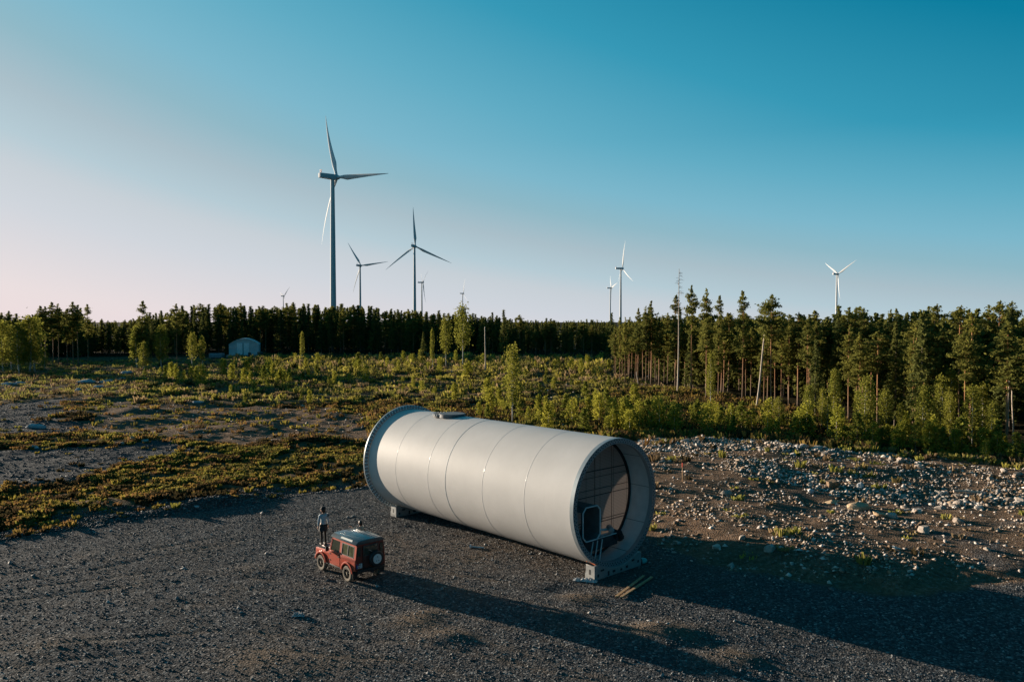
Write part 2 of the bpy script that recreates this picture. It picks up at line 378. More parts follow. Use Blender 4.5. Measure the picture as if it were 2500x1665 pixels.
def ground_mat():
    m, n, b = new_mat('ground_surface')
    a = N(n, 'ShaderNodeAttribute', attribute_name='tint'); s = N(n, 'ShaderNodeSeparateColor'); n.links.new(a.outputs['Color'], s.inputs[0])
    c = N(n, 'ShaderNodeTexCoord'); P = c.outputs['Object']
    v1 = N(n, 'ShaderNodeTexVoronoi'); v1.inputs['Scale'].default_value = 11; n.links.new(P, v1.inputs['Vector'])
    v2 = N(n, 'ShaderNodeTexVoronoi'); v2.inputs['Scale'].default_value = 24; n.links.new(P, v2.inputs['Vector'])
    sc = N(n, 'ShaderNodeSeparateColor'); n.links.new(v1.outputs['Color'], sc.inputs[0])
    n1 = noise(n, .35, 5, vec=P); n2 = noise(n, 4, 4, vec=P); n3 = noise(n, 1.2, 4, vec=P)
    g = rampn(n, sc.outputs[0], [(0, (.038, .040, .044)), (.55, (.068, .072, .077)), (.86, (.112, .116, .12)), (.97, (.22, .22, .22)), (1, (.34, .34, .33))])
    g = mixc(n, rampn(n, n1.outputs[0], [(.4, 0.0), (.75, .35)]), g, mixc(n, 1.0, g, (1.3, 1.15, 1.0), 'MULTIPLY'))
    g = mixc(n, math_(n, 'MULTIPLY', s.outputs[2], .85), g, (.150, .112, .082))
    d = rampn(n, n2.outputs[0], [(.3, (.095, .060, .040)), (.55, (.17, .112, .074)), (.8, (.26, .19, .135))])
    d = mixc(n, rampn(n, sc.outputs[1], [(.85, 0.0), (.97, .5)]), d, (.24, .21, .19))
    vg = rampn(n, n3.outputs[0], [(.25, (.040, .026, .016)), (.45, (.105, .070, .040)), (.6, (.16, .108, .060)), (.8, (.22, .145, .090))])
    col = mixc(n, s.outputs[1], vg, d); col = mixc(n, s.outputs[0], col, g)
    az = N(n, 'ShaderNodeAttribute', attribute_name='zone'); sz = N(n, 'ShaderNodeSeparateColor'); n.links.new(az.outputs['Color'], sz.inputs[0])
    col = mixc(n, math_(n, 'MULTIPLY', sz.outputs[0], .9), col, mixc(n, n2.outputs[0], (.042, .046, .052), (.098, .102, .106)))
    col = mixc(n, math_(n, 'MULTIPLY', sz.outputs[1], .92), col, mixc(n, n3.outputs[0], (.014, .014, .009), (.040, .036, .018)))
    n.links.new(col, b.inputs['Base Color']); b.inputs['Roughness'].default_value = .9; b.inputs['Specular IOR Level'].default_value = .02
    h = math_(n, 'ADD', math_(n, 'MULTIPLY', v1.outputs['Distance'], -1.0), math_(n, 'MULTIPLY', v2.outputs['Distance'], -.5))
    h = math_(n, 'ADD', h, math_(n, 'MULTIPLY', n2.outputs[0], 1.2))
    bp = N(n, 'ShaderNodeBump'); bp.inputs['Strength'].default_value = .9; bp.inputs['Distance'].default_value = .06
    n.links.new(h, bp.inputs['Height']); n.links.new(bp.outputs[0], b.inputs['Normal'])
    return m
gme = fastmesh('ground', np.stack([x, y, z], 1), F, ground_mat(), True, cols, zone=zon)
tag(link('ground', gme), kind='structure')
del X, Y, x, y, z, F

# ------------------------------------------------------------------ white tower tube and what lies round it
TN = Vector((4.98, 37.4, 3.42)); TA = 2.319; TL = 17.15; TR = 3.08
# local frame: +x runs from the near end into the tube (away), +y across, +z up
tube = empty('tower_section', TN, TA)
tag(tube, 'huge white steel tower tube lying on two cradles, open end towards the viewer', 'tower section')
NS = 160
b = MB(); b.lathe([(TR, -.02), (TR, TL-.15), (TR-.05, TL-.15), (TR-.05, -.02)], NS, 'X', closed=True)
b.build('shell', M['tube'], tube, smooth=True, auto=1.0)
b = MB()
for l in (3.17, 6.3, 10.95, 14.1): b.lathe([(TR-.004, l-.035), (TR+.005, l-.012), (TR+.005, l+.012), (TR-.004, l+.035)], NS, 'X')
a0 = math.radians(62)
b.add([(l, TR*1.003*math.cos(aa)*-1, TR*1.003*math.sin(aa)) for aa in (a0, a0+.012) for l in (10.98, 14.07)], [[0, 1, 3, 2]])
b.build_each('weld_seam', M['tube'], tube, smooth=True)
b = MB(); b.lathe([(TR-.005, 9.345), (TR+.008, 9.35), (TR+.008, 9.385), (TR-.005, 9.39)], NS, 'X')
b.build('joint_band', plain('grey_sealant', (.38, .40, .40), .6), tube, smooth=True)
# far flange
fl = MB(); fl.lathe([(TR-.02, TL-.07), (TR+.25, TL-.05), (TR+.25, TL+.05), (TR-.15, TL+.05), (TR-.15, TL-.07)], NS, 'X', closed=True)
M['flange'] = plain('flange_steel', (.26, .30, .32), .4, metal=.3, var=.1)
flo = fl.build('far_flange', M['flange'], tube, smooth=True, auto=.6)
b = MB()
for i in range(92):
    aa = 2*math.pi*i/92
    for rr in (TR+.07, TR+.19):
        b.bar((TL-.06, rr*math.cos(aa), rr*math.sin(aa)), (TL-.14, rr*math.cos(aa), rr*math.sin(aa)), .034, n=6)
tag(b.build('bolts', plain('bright_bolts', (.92, .92, .92), .4), flo), kind='stuff')
# near flange, flat ring with two rows of holes
NI = TR-.24
fl = MB(); fl.lathe([(TR+.015, -.10), (TR+.015, .12), (NI, .12), (NI, -.10)], NS, 'X', closed=True)
fln = fl.build('near_flange', M['flange'], tube, smooth=True, auto=.6)
b = MB()
for i in range(96):
    for rr, off in ((TR-.075, 0), (TR-.165, .5)):
        aa = 2*math.pi*(i+off)/96
        b.bar((-.103, rr*math.cos(aa), rr*math.sin(aa)), (-.06, rr*math.cos(aa), rr*math.sin(aa)), .034, n=8)
tag(b.build('bolt_holes', M['black'], fln), kind='stuff')
# inner lining ring up to the cover with its joints
b = MB(); b.lathe([(TR-.10, .12), (TR-.10, 1.55)], NS, 'X')
b.build('inner_lining', plain('pale_lining_panels', (.58, .58, .57), .5, var=.08), tube, smooth=True)
b = MB()
for dg in (-52, -22, 8, 38, 70, 105, 140, 175, 210, 245):
    aa = math.radians(dg); yy, zz = (TR-.105)*math.cos(aa), (TR-.105)*math.sin(aa)
    b.bar((.14, yy, zz), (1.5, yy, zz), .012, n=5)
b.build_each('lining_joint', M['darksteel'], tube)
b = MB(); b.lathe([(0.001, 1.50), (TR-.11, 1.50)], 96, 'X'); cov = b.build('mesh_cover', M['cover'], tube)
b = MB(); b.lathe([(TR-.20, 1.40), (TR-.10, 1.40), (TR-.10, 1.52), (TR-.20, 1.52)], 96, 'X', closed=True)
b.build('cover_edge', M['black'], cov, smooth=True)
b = MB()
for zz in (.95, .35, -1.35):
    w = math.sqrt(2.95**2-zz*zz); b.box((1.47, 0, zz), (.03, 2*w, .03))
for yy in (-1.5, -.2, 1.3):
    w = math.sqrt(2.95**2-yy*yy); b.box((1.465, yy, 0), (.02, .02, 2*w))
b.build_each('cover_batten', plain('brown_batten', (.12, .09, .08), .8), cov)

def tl(l, s, z):   # tube-local (l inward, s to the right-far side, z above axis) -> local coordinates ( +y is left of +x )
    return (l, -s, z)
# octagonal lift cage
cage = empty('lift_cage', TN, TA)
tag(cage, 'box shaped service lift cage with eight sided open end, inside the white tube at left', 'lift cage')
def octo(s0, s1, z0, z1, c):
    return [(s0+c, z0), (s1-c, z0), (s1, z0+c), (s1, z1-c), (s1-c, z1), (s0+c, z1), (s0, z1-c), (s0, z0+c)]
oc = octo(-2.22, -1.0, -1.58, .02, .22)
b = MB()
for i in range(8):
    p, q = oc[i], oc[(i+1) % 8]; b.bar(tl(.08, *p), tl(.08, *q), .035, n=6)
b.build('front_frame', plain('pale_frame_paint', (.52, .56, .57), .5, var=.08), cage)
b = MB()
for i in range(8):
    p, q = oc[i], oc[(i+1) % 8]
    if i == 6: continue
    b.add([tl(.10, *p), tl(.10, *q), tl(1.3, *q), tl(1.3, *p)], [[0, 1, 2, 3]])
b.build('side_panel', plain('dark_grey_panel', (.10, .115, .12), .5, var=.2), cage)
b = MB()
for zz in (-.3, -.6, -.9, -1.2): b.bar(tl(1.28, -2.1, zz), tl(1.28, -1.05, zz), .012, n=5)
for ss in (-1.9, -1.6, -1.3): b.bar(tl(1.28, ss, -1.5), tl(1.28, ss, -.1), .012, n=5)
b.build('back_grille', M['steel'], cage)
# platform with ladder legs
M['lightsteel'] = plain('pale_painted_steel', (.52, .56, .57), .5, var=.08)
pl = empty('steel_platform', TN, TA)
tag(pl, 'folded steel ladder platform on slanting legs, at the bottom inside the open tube', 'platform')
b = MB()
for s0, s1 in ((-1.15, -.45), (-.4, .35)):
    for e in (0, 1):
        b.bar(tl(.2+.5*e, s0, -1.62-.1*e), tl(.2+.5*e, s1, -1.62-.1*e), .025, n=6)
    for ss in (s0, s1): b.bar(tl(.2, ss, -1.62), tl(.7, ss, -1.72), .025, n=6)
b.build('deck_frame', M['lightsteel'], pl)
for s0 in (-1.25, -.92, -.58):
    b = MB(); b.bar(tl(.3, s0, -1.75), tl(.12, s0-.42, -2.66+(.14 if s0 < -1 else 0)), .03, n=6); b.build('leg', M['lightsteel'], pl)
b = MB(); b.bar(tl(.8, -.8, -1.42), tl(.8, .35, -1.55), .06, n=10); b.build('pipe', M['lightsteel'], pl)
b = MB(); b.bar(tl(.5, .35, -1.55), tl(.9, .62, -1.5), .15, n=12); b.build('drum', M['steel'], pl, bevel=.02)
b = MB(); b.box(tl(1.0, -.1, -2.15), (.5, 2.4, .5)); b.build('base_box', M['darksteel'], pl, bevel=.02)
bag = MB()
for k in range(7):
    bag.bar(tl(.7+.12*k % .5, .85+.09*k, -1.72-.03*k), tl(1.0, 1.05+.1*k, -2.25-.0*k), .16, .2, n=8)
tag(bag.build('cable_bundle', M['black'], None, smooth=True), 'black bundle of covered cable heaped at the right inside the tube end', 'cable bundle')
bo = bpy.data.objects['cable_bundle']; bo.location = TN; bo.rotation_euler = (0, 0, TA)

# round plates on top
pt = empty('round_cover', TN, TA); tag(pt, 'dark round cover plates lying on top of the white tube near its far end', 'cover')
for nm, l0, dz, mt in (('lower_plate', 13.0, 0, plain('black_plate', (.045, .048, .05), .8)), ('upper_plate', 12.45, .06, plain('weathered_grey_cover', (.10, .105, .11), .6))):
    b = MB(); zt = TR-.02+dz
    b.lathe([(0.001, zt+.10), (.76, zt+.10), (.80, zt+.07), (.80, zt-.12), (0.001, zt-.12)], 40, 'Z', c=(l0, .12, 0)); b.build(nm, mt, pt, smooth=True, auto=.6)
b = MB()
for k in range(26):
    aa = 2*math.pi*k/26; b.box((13.0+.81*math.cos(aa), .12+.81*math.sin(aa), TR+.05), (.05, .05, .1), rz=aa)
b.build_each('edge_clip', M['white'], pt)

# cradles
M['cradle'] = plain('cradle_steel', (.29, .29, .28), .5, metal=.1, var=.15, scale=5)
def make_cradle():
    r = empty('cradle'); 
    n = 24; top = []
    for k in range(n+1):
        s = -1.55+3.1*k/n; zc = 3.42-math.sqrt((TR+.05)**2-s*s)
        top.append((s, min(.72, zc+.06 if abs(s) > .3 else zc+.06)))
    poly = [(-1.75, .02), (1.75, .02), (1.75, .70)]+[(s, z) for s, z in reversed(top)]+[(-1.75, .70)]
    b = MB(); b.prism(poly, -.26, -.14, 'X'); b.build('front_plate', M['cradle'], r, bevel=.012, seg=1)
    b = MB(); b.prism([(p[0], min(p[1], .3)) for p in poly], .24, .34, 'X'); b.build('back_plate', M['cradle'], r)
    b = MB(); b.box((.05, 0, .1), (.40, 3.5, .16)); b.box((.05, 1.72, .36), (.5, .06, .68)); b.box((.05, -1.72, .36), (.5, .06, .68)); b.build('beam', M['cradle'], r, bevel=.01, seg=1)
    b = MB()
    for s, z, w, h in ((-1.5, .28, .12, .12), (-1.1, .42, .22, .09), (-.62, .2, .16, .12), (-.2, .16, .14, .1), (.35, .2, .2, .11), (.75, .18, .12, .22), (1.2, .42, .26, .09), (1.5, .22, .12, .14)):
        b.box((-.2605, s, z), (.008, w, h))
    b.box((.05, 1.752, .38), (.1, .008, .24)); b.box((.05, -1.752, .38), (.1, .008, .24))
    b.build_each('slot', M['black'], r)
    return r
def copy_tree(o, parent=None):
    c = o.copy(); COL.objects.link(c); c.parent = parent
    for ch in list(o.children): copy_tree(ch, c)
    return c
def tubeworld(l, s):
    return (TN.x+math.cos(TA)*l+math.sin(TA)*s, TN.y+math.sin(TA)*l-math.cos(TA)*s)
cr1 = make_cradle(); cx, cy = tubeworld(0.02, 0); cr1.location = (cx, cy, 0); cr1.rotation_euler.z = TA
tag(cr1, 'pale slotted steel cradle holding the open near end of the tube', 'cradle', 'cradles under the tube')
cr2 = copy_tree(cr1); cx, cy = tubeworld(TL-.9, 0); cr2.location = (cx, cy, -.02); cr2.rotation_euler.z = TA
cr2['label'] = 'steel cradle under the far flanged end of the tube, nearly hidden'
# orange strap at the cradle corner
sx_, sy_ = tubeworld(.12, -1.5)
b = MB(); b.box((0, 0, .05), (.5, .16, .05), ry=-.2); b.box((.22, .05, .09), (.18, .12, .04), ry=.3)
s_ = b.build('strap', plain('orange_strap', (.7, .16, .05), .6), None, bevel=.01); s_.location = (sx_, sy_, .72); s_.rotation_euler.z = TA
tag(s_, 'orange strap end lying on the lit corner of the near cradle', 'strap')
# gas bottle right of the cradle
gb = empty('gas_cylinder', (*at(1550, 1378), gz(*at(1550, 1378))), .35); tag(gb, 'dark cylinder with a teal end lying in the shade beside the near cradle', 'cylinder')
b = MB(); b.lathe([(0.001, -.6), (.13, -.58), (.15, -.5), (.15, .35)], 20, 'X', c=(0, 0, .15)); b.build('body', M['darksteel'], gb, smooth=True)
b = MB(); b.lathe([(.15, .35), (.15, .5), (.11, .62), (.04, .68), (.001, .68)], 20, 'X', c=(0, 0, .15)); b.build('end_cap', plain('teal_paint', (.05, .42, .40), .4), gb, smooth=True)
# planks
for (a, c_, lab) in (((1505, 1460), (1572, 1409), 'weathered timber plank, the upper of the pair below the tube end'), ((1517, 1461), (1592, 1412), 'weathered timber plank, the lower one nearer the viewer of the pair')):
    p = Vector((*at(*a), 0)); q = Vector((*at(*c_), 0)); m_ = (p+q)/2; d = q-p
    b = MB(); b.box((0, 0, 0), (d.length, .13, .06)); o = b.build('timber_plank', M['wood'], None, bevel=.006, seg=1)
    o.location = (m_.x, m_.y, gz(m_.x, m_.y)+.075); o.rotation_euler = (0, 0, math.atan2(d.y, d.x)); tag(o, lab, 'plank', 'planks below the tube end')
# little pipe on the gravel
px_, py_ = at(1163, 1339)
pp = empty('pipe_piece', (px_, py_, gz(px_, py_)), -.25); tag(pp, 'short pale metal pipe lying alone on gravel between car and tube', 'pipe')
b = MB(); b.bar((-.3, 0, .07), (.42, 0, .06), .045, n=10); b.build('pipe', M['steel'], pp)
b = MB(); b.lathe([(.05, -.06), (.11, -.05), (.11, .02), (.05, .03)], 12, 'X', c=(-.3, 0, .08), closed=True); b.build('collar', M['white'], pp, smooth=True)
# crumpled plastic
def crumple(name, px, py, w, h, mat, label, cat, seed, group=None, rz=0):
    r = np.random.default_rng(seed); n = 16
    V = []; 
    for j in range(n):
        for i in range(n):
            xx = (i/(n-1)-.5)*w*(1+.2*r.standard_normal()*.3); yy = (j/(n-1)-.5)*h*(1+.2*r.standard_normal()*.3)
            e = 1-max(abs(i/(n-1)-.5), abs(j/(n-1)-.5))*2
            V.append((xx, yy, .03+.16*min(1, e*3)*r.random()**1.5))
    for j in range(n):
        for i in range(n): pass
    F = [[j*n+i, j*n+i+1, (j+1)*n+i+1, (j+1)*n+i] for j in range(n-1) for i in range(n-1)]
    b = MB(); b.add(V, F); o = b.build(name, mat, None); X0, Y0 = at(px, py); o.location = (X0, Y0, gz(X0, Y0)); o.rotation_euler.z = rz
    sm = o.modifiers.new('thick', 'SOLIDIFY'); sm.thickness = .02
    return tag(o, label, cat, group)
M['plastic'] = plain('white_plastic_sheet', (.42, .42, .42), .5)
crumple('plastic_sheet', 1428, 1419, 1.1, .3, M['plastic'], 'crumpled white plastic sheet on gravel left of the near cradle', 'plastic sheet', 4, rz=-.25)
crumple('plastic_sheet', 55, 1305, .5, .35, M['plastic'], 'small scrap of white plastic on the berm at the left edge of the gravel', 'plastic sheet', 5)
crumple('plastic_sheet', 728, 1505, .5, .2, M['plastic'], 'pale scrap of plastic lying alone on the open gravel', 'plastic sheet', 6)
# marker stake
mx_, my_ = at(1666, 1198)
ms = empty('marker_stake', (mx_, my_, gz(mx_, my_)), 0); tag(ms, 'thin wooden marker stake with a red top in the stony ground right of the tube', 'stake')
b = MB(); b.box((0, 0, .5), (.045, .045, 1.1)); b.build('post', M['wood'], ms)
b = MB(); b.box((0, 0, 1.2), (.07, .07, .3)); b.build('painted_tip', plain('red_marker_paint', (.7, .08, .04), .5), ms)

# ------------------------------------------------------------------ red off-road car (x forward, y left)
car = empty('parked_car', (-7.91, 37.5, 0.0), 2.336)
tag(car, 'red boxy off-road car with black roof and spare wheel on its rear, parked on gravel', 'car')
def paint():
    m, n, b = new_mat('red_car_paint'); t = noise(n, 2.2, 5); c = N(n, 'ShaderNodeTexCoord'); s = N(n, 'ShaderNodeSeparateXYZ'); n.links.new(c.outputs['Object'], s.inputs[0])
    d = math_(n, 'MULTIPLY', rampn(n, t.outputs[0], [(.35, 0.0), (.75, 1.0)]), math_(n, 'SUBTRACT', 1.25, s.outputs[2], True))
    n.links.new(mixc(n, math_(n, 'MULTIPLY', d, .55), (.43, .058, .028), (.33, .16, .10)), b.inputs['Base Color'])
    b.inputs['Roughness'].default_value = .38; b.inputs['Coat Weight'].default_value = .3; b.inputs['Coat Roughness'].default_value = .2; return m
M['red'] = paint()
def glass():
    m, n, b = new_mat('tinted_glass'); b.inputs['Base Color'].default_value = (.05, .055, .04, 1); b.inputs['Roughness'].default_value = .04
    b.inputs['Specular IOR Level'].default_value = .8; t = noise(n, 1.2, 2)
    n.links.new(rampn(n, t.outputs[0], [(.3, .03), (.8, .12)]), b.inputs['Roughness']); return m
M['glass'] = glass()
M['trim'] = plain('black_car_trim', (.02, .02, .022), .55)
M['roof'] = plain('dark_roof_paint', (.075, .085, .09), .28, coat=.4, var=.3)
def arc(cx, cz, r, a0, a1, n=10): return [(cx+r*math.cos(math.radians(a0+(a1-a0)*i/n)), cz+r*math.sin(math.radians(a0+(a1-a0)*i/n))) for i in range(n+1)]
prof = [(-1.84, .60), (-1.84, 1.12), (.46, 1.12), (.50, 1.10), (1.66, 1.04), (1.70, .98), (1.70, .62), (1.63, .58)] + arc(1.18, .40, .45, 22, 158) + [(.74, .50), (-.73, .50)] + arc(-1.18, .40, .45, 22, 158)+[(-1.64, .58)]
b = MB()
for s in (-1, 1): b.prism(prof, s*.50, s*.83, 'Y')
b.build('lower_body', M['red'], car, bevel=.022)
b = MB(); b.box((-.7, 0, .80), (2.24, .99, .56)); b.box((1.08, 0, .82), (1.18, .99, .42)); b.build('floor_and_bay', M['trim'], car)
b = MB(); b.hexa([(.48,-.62,1.05),(1.68,-.56,1.0),(1.68,.56,1.0),(.48,.62,1.05)], [(.46,-.58,1.175),(1.60,-.50,1.11),(1.60,.50,1.11),(.46,.58,1.175)])
b.build('bonnet', plain('matt_dark_red_bonnet', (.16, .035, .025), .6), car, bevel=.03)
for s in (-1, 1):
    b = MB(); b.hexa([(.55, s*.60, 1.112), (1.60, s*.60, 1.060), (1.60, s*.80, 1.052), (.55, s*.80, 1.104)][::s], [(.55, s*.60, 1.120), (1.60, s*.60, 1.068), (1.60, s*.80, 1.060), (.55, s*.80, 1.112)][::s]); b.build('tread_plate', M['trim'], car)
b = MB(); b.box((1.715, 0, .86), (.03, .96, .32)); b.build('grille', M['trim'], car)
for s in (-1, 1):
    b = MB(); b.lathe([(0.001, .03), (.09, .025), (.1, 0)], 20, 'X', c=(1.72, s*.64, .86)); b.build('headlight', M['plastic'], car, smooth=True)
b = MB(); b.box((1.80, 0, .56), (.13, 1.62, .16)); b.build('front_bumper', M['trim'], car, bevel=.02)
sideglass = plain('reflection_tinted_side_glass', (.085, .09, .05), .12, var=.6, scale=2.5, spec=.8)  # yellow-green reflection painted into the base colour of the glass
# cabin: red sides with pillars, openings filled by glass
zb, zt = 1.12, 1.80
def side_pt(x, z, s):    # inclined side
    return (x, s*(.81-.085*(z-zb)/(zt-zb)), z)
def panel(b, x0, x1, z0, z1, s, th=.035, x0t=None, x1t=None):
    x0t = x0 if x0t is None else x0t; x1t = x1 if x1t is None else x1t
    A = [side_pt(x0, z0, s), side_pt(x1, z0, s), side_pt(x1t, z1, s), side_pt(x0t, z1, s)]
    B = [(p[0], p[1]-s*th, p[2]) for p in A]
    b.add(A+B, [[0,1,2,3],[7,6,5,4],[0,4,5,1],[1,5,6,2],[2,6,7,3],[3,7,4,0]])
for s in (-1, 1):
    b = MB()
    panel(b, -1.84, .44, zb, zb+.05, s)                 # waist rail
    panel(b, -1.82, .30, zt-.10, zt, s)                 # cant rail
    panel(b, -1.84, -1.66, zb+.05, zt-.10, s)           # rear pillar
    panel(b, -.62, -.44, zb+.05, zt-.10, s)             # middle pillar
    panel(b, .37, .44, zb+.05, zt-.10, s, x0t=.25, x1t=.31)
    b.build('cabin_side', M['red'], car)
    b = MB(); panel(b, -1.66, -.62, zb+.05, zt-.10, s, th=.012)
    for v in b.v: pass
    g = b.build('side_window', sideglass, car); g.location.y = -s*.012
    b = MB()
    panel(b, -1.68, -.60, zb+.045, zb+.08, s); panel(b, -1.68, -.60, zt-.13, zt-.095, s); panel(b, -1.68, -1.64, zb+.05, zt-.1, s); panel(b, -.64, -.60, zb+.05, zt-.1, s); panel(b, -1.16, -1.11, zb+.05, zt-.1, s)
    fr = b.build('frame', M['trim'], g); fr.location.y = s*.016
# doors with glass, seam, handle
for s in (-1, 1):
    b = MB(); b.prism([(.40, 1.125), (.40, .56), (-.50, .56), (-.50, 1.125)], s*.828, s*.838, 'Y'); d = b.build('door', M['red'], car, bevel=.004, seg=1)
    b = MB(); b.box((-.40, s*.846, .98), (.13, .03, .035)); b.box((.36, s*.846, 1.0), (.09, .02, .05)); b.box((.36, s*.846, .70), (.09, .02, .05)); b.build_each('handle', M['trim'], d)
    b = MB(); panel(b, -.43, .37, zb+.05, zt-.10, s, th=.01, x1t=.25); g = b.build('door_window', M['glass'], d); g.location.y = -s*.014
    b = MB(); b.box((.42, s*.96, 1.22), (.05, .16, .22)); b.bar((.42, s*.83, 1.15), (.42, s*.92, 1.18), .012, n=6); b.build('mirror', M['trim'], car, bevel=.015)
    b = MB()
    for cx in (1.18, -1.18):     # wheel arch lips
        o_ = arc(cx, .40, .53, 10, 170, 14); i_ = arc(cx, .40, .44, 10, 170, 14)
        b.prism(o_+i_[::-1], s*.80, s*.90, 'Y')
    b.build_each('arch_flare', M['red'], car, bevel=.012)
    b = MB(); b.box((0, s*.80, .47), (1.5, .08, .07)); b.build('sill', M['trim'], car, bevel=.01)
# windscreen, rear face
b = MB(); b.hexa([(.44,-.74,1.15),(.46,-.74,1.15),(.46,.74,1.15),(.44,.74,1.15)], [(.27,-.68,1.74),(.29,-.68,1.74),(.29,.68,1.74),(.27,.68,1.74)]); b.build('windscreen', M['glass'], car)
b = MB()
b.hexa([(.42,-.80,1.12),(.485,-.80,1.12),(.485,.80,1.12),(.42,.80,1.12)], [(.41,-.79,1.17),(.475,-.79,1.17),(.475,.79,1.17),(.41,.79,1.17)])
b.bar((.46, -.78, 1.15), (.285, -.71, 1.78), .03); b.bar((.46, .78, 1.15), (.285, .71, 1.78), .03); b.box((.30, 0, 1.77), (.05, 1.44, .05)); b.build('windscreen_frame', M['red'], car)
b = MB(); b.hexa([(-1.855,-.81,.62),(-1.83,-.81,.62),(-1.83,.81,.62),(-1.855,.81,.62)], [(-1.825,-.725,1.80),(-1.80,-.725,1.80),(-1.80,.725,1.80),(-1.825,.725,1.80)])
b.build('rear_wall', plain('shaded_red_rear_paint', (.18, .03, .02), .4), car)  # same red as the body, with the rear's shade painted into the colour
b = MB(); b.box((-1.862, -.02, 1.12), (.03, .86, 1.22)); rd = b.build('rear_door', plain('shaded_red_rear_door', (.10, .03, .022), .5), car, bevel=.012)  # door red darkened as well: shade of the rear face put into its colour
b = MB(); b.box((-1.882, .02, 1.48), (.012, .70, .42)); b.build('window', M['glass'], rd, bevel=.004)
b = MB(); b.box((-1.888, .02, 1.70), (.014, .76, .03)); b.box((-1.888, .02, 1.26), (.014, .76, .03)); b.box((-1.888, .385, 1.48), (.014, .03, .44)); b.box((-1.888, -.345, 1.48), (.014, .03, .44)); b.build('window_frame', plain('grey_rubber_frame', (.07, .075, .075), .6), rd)
b = MB(); b.bar((-1.90, .12, 1.50), (-1.90, -.05, 1.40), .012, n=6); b.build('wiper', M['steel'], rd)
for s in (-1, 1):
    b = MB(); b.box((-1.845, s*.62, 1.48), (.012, .17, .42)); b.build('corner_window', M['glass'], car)
    b = MB(); b.lathe([(0.001, -.03), (.045, -.028), (.05, 0)], 14, 'X', c=(-1.86, s*.70, .92)); b.build('tail_light', plain('red_lens', (.35, .02, .02), .2), car, smooth=True)
b = MB(); b.box((-1.90, 0, .58), (.12, 1.45, .14)); b.box((-1.98, 0, .48), (.18, .12, .10)); b.build('rear_bumper', M['trim'], car, bevel=.012)
# licence plate (two rows, blue band)
b = MB(); b.box((-1.875, .62, .83), (.012, .30, .22)); lp = b.build('licence_plate', plain('plate_white', (.66, .68, .68), .4, var=.05), car, bevel=.003, seg=1)
b = MB(); b.box((-1.882, .755, .83), (.006, .04, .20)); b.build('blue_band', plain('plate_blue', (.04, .10, .40), .4), lp)
b = MB()
def seg(b, y, z, on, w=.045, h=.075, t_=.012):
    P = {'a': (0, h/2, w, t_), 'g': (0, 0, w, t_), 'd': (0, -h/2, w, t_), 'f': (w/2, h/4, t_, h/2), 'b': (-w/2, h/4, t_, h/2), 'e': (w/2, -h/4, t_, h/2), 'c': (-w/2, -h/4, t_, h/2)}
    for k in on: dy, dz, ww, hh = P[k]; b.box((-1.8825, y+dy, z+dz), (.004, ww, hh))
for i, on in enumerate(('fedcb', 'gbcef', 'afedc')): seg(b, .70-.07*i, .88, on)
for i, on in enumerate(('abged', 'abcdefg', 'bc')): seg(b, .70-.07*i, .78, on)
b.build('plate_characters', M['trim'], lp)
# roof
rp = [(-.80, 1.80), (-.80, 1.845), (-.765, 1.865), (-.69, 1.93), (-.60, 1.975), (0, 1.995), (.60, 1.975), (.69, 1.93), (.765, 1.865), (.80, 1.845), (.80, 1.80)]
b = MB(); b.prism(rp, -1.86, .34, 'X'); rf = b.build('roof', M['roof'], car, bevel=.02)
b = MB()
for yy in (-.45, -.3, -.15, .15, .3, .45): b.box((-.85, yy, 1.988-.012*abs(yy)), (1.8, .05, .014))
b.build_each('roof_rib', M['roof'], rf, bevel=.004)
for s in (-1, 1):
    b = MB(); b.hexa([(-1.45, s*.765, 1.855), (-.45, s*.765, 1.855), (-.45, s*.735, 1.87), (-1.45, s*.735, 1.87)], [(-1.43, s*.69, 1.955), (-.47, s*.69, 1.955), (-.47, s*.665, 1.95), (-1.43, s*.665, 1.95)])
    b.build('skylight_strip', plain('pale_skylight', (.30, .33, .31), .3), rf)
# wheels
def wheel(x, y, s, parent, name='wheel', axis='Y', c=None):
    w = empty(name, (x, y, .375)); w.parent = parent
    b = MB(); pr = [(.235, -.10), (.30, -.115), (.345, -.11), (.372, -.07), (.375, 0), (.372, .07), (.345, .11), (.30, .115), (.235, .10)]
    b.lathe(pr, 40, 'Y', closed=True); b.build('tyre', M['tyre'], w, smooth=True)
    b = MB(); b.lathe([(.236, .10), (.225, .105), (.21, .05), (.06, .02*1)], 32, 'Y')
    b2 = MB()
    prr = [(.238, s*.095), (.222, s*.10), (.20, s*.03)]
    b2.lathe(prr, 32, 'Y')
    b2.lathe([(.07, s*.07), (.05, s*.10), (.001, s*.10)], 16, 'Y')
    b2.lathe([(.21, s*-.02), (.001, s*-.02)], 24, 'Y')
    for k in range(5):
        aa = 2*math.pi*k/5+.3
        p = Vector((math.cos(aa), 0, math.sin(aa))); q = Vector((-math.sin(aa), 0, math.cos(aa)))
        yv = Vector((0, s*.085, 0)); y2 = Vector((0, s*.06, 0))
        V = [p*.05+q*.035+yv, p*.05-q*.035+yv, p*.225-q*.022+yv, p*.225+q*.022+yv]; V2 = [v-y2 for v in V]
        b2.add(V+V2, [[0,1,2,3],[7,6,5,4],[0,4,5,1],[1,5,6,2],[2,6,7,3],[3,7,4,0]])
    b2.build('rim', M['rim'], w, smooth=True, auto=.5)
    b3 = MB(); b3.bar((0, s*.095, 0), (0, s*.115, 0), .032, n=12); b3.build('hub_cap', plain('dusty_metal', (.5, .42, .3), .5), w)
    return w
M['tyre'] = plain('dusty_tyre', (.20, .165, .125), .9, var=.35, scale=6)
M['rim'] = plain('black_alloy', (.03, .028, .022), .4)
for x_ in (1.18, -1.18):
    for s in (1, -1): wheel(x_, s*.76, s, car)
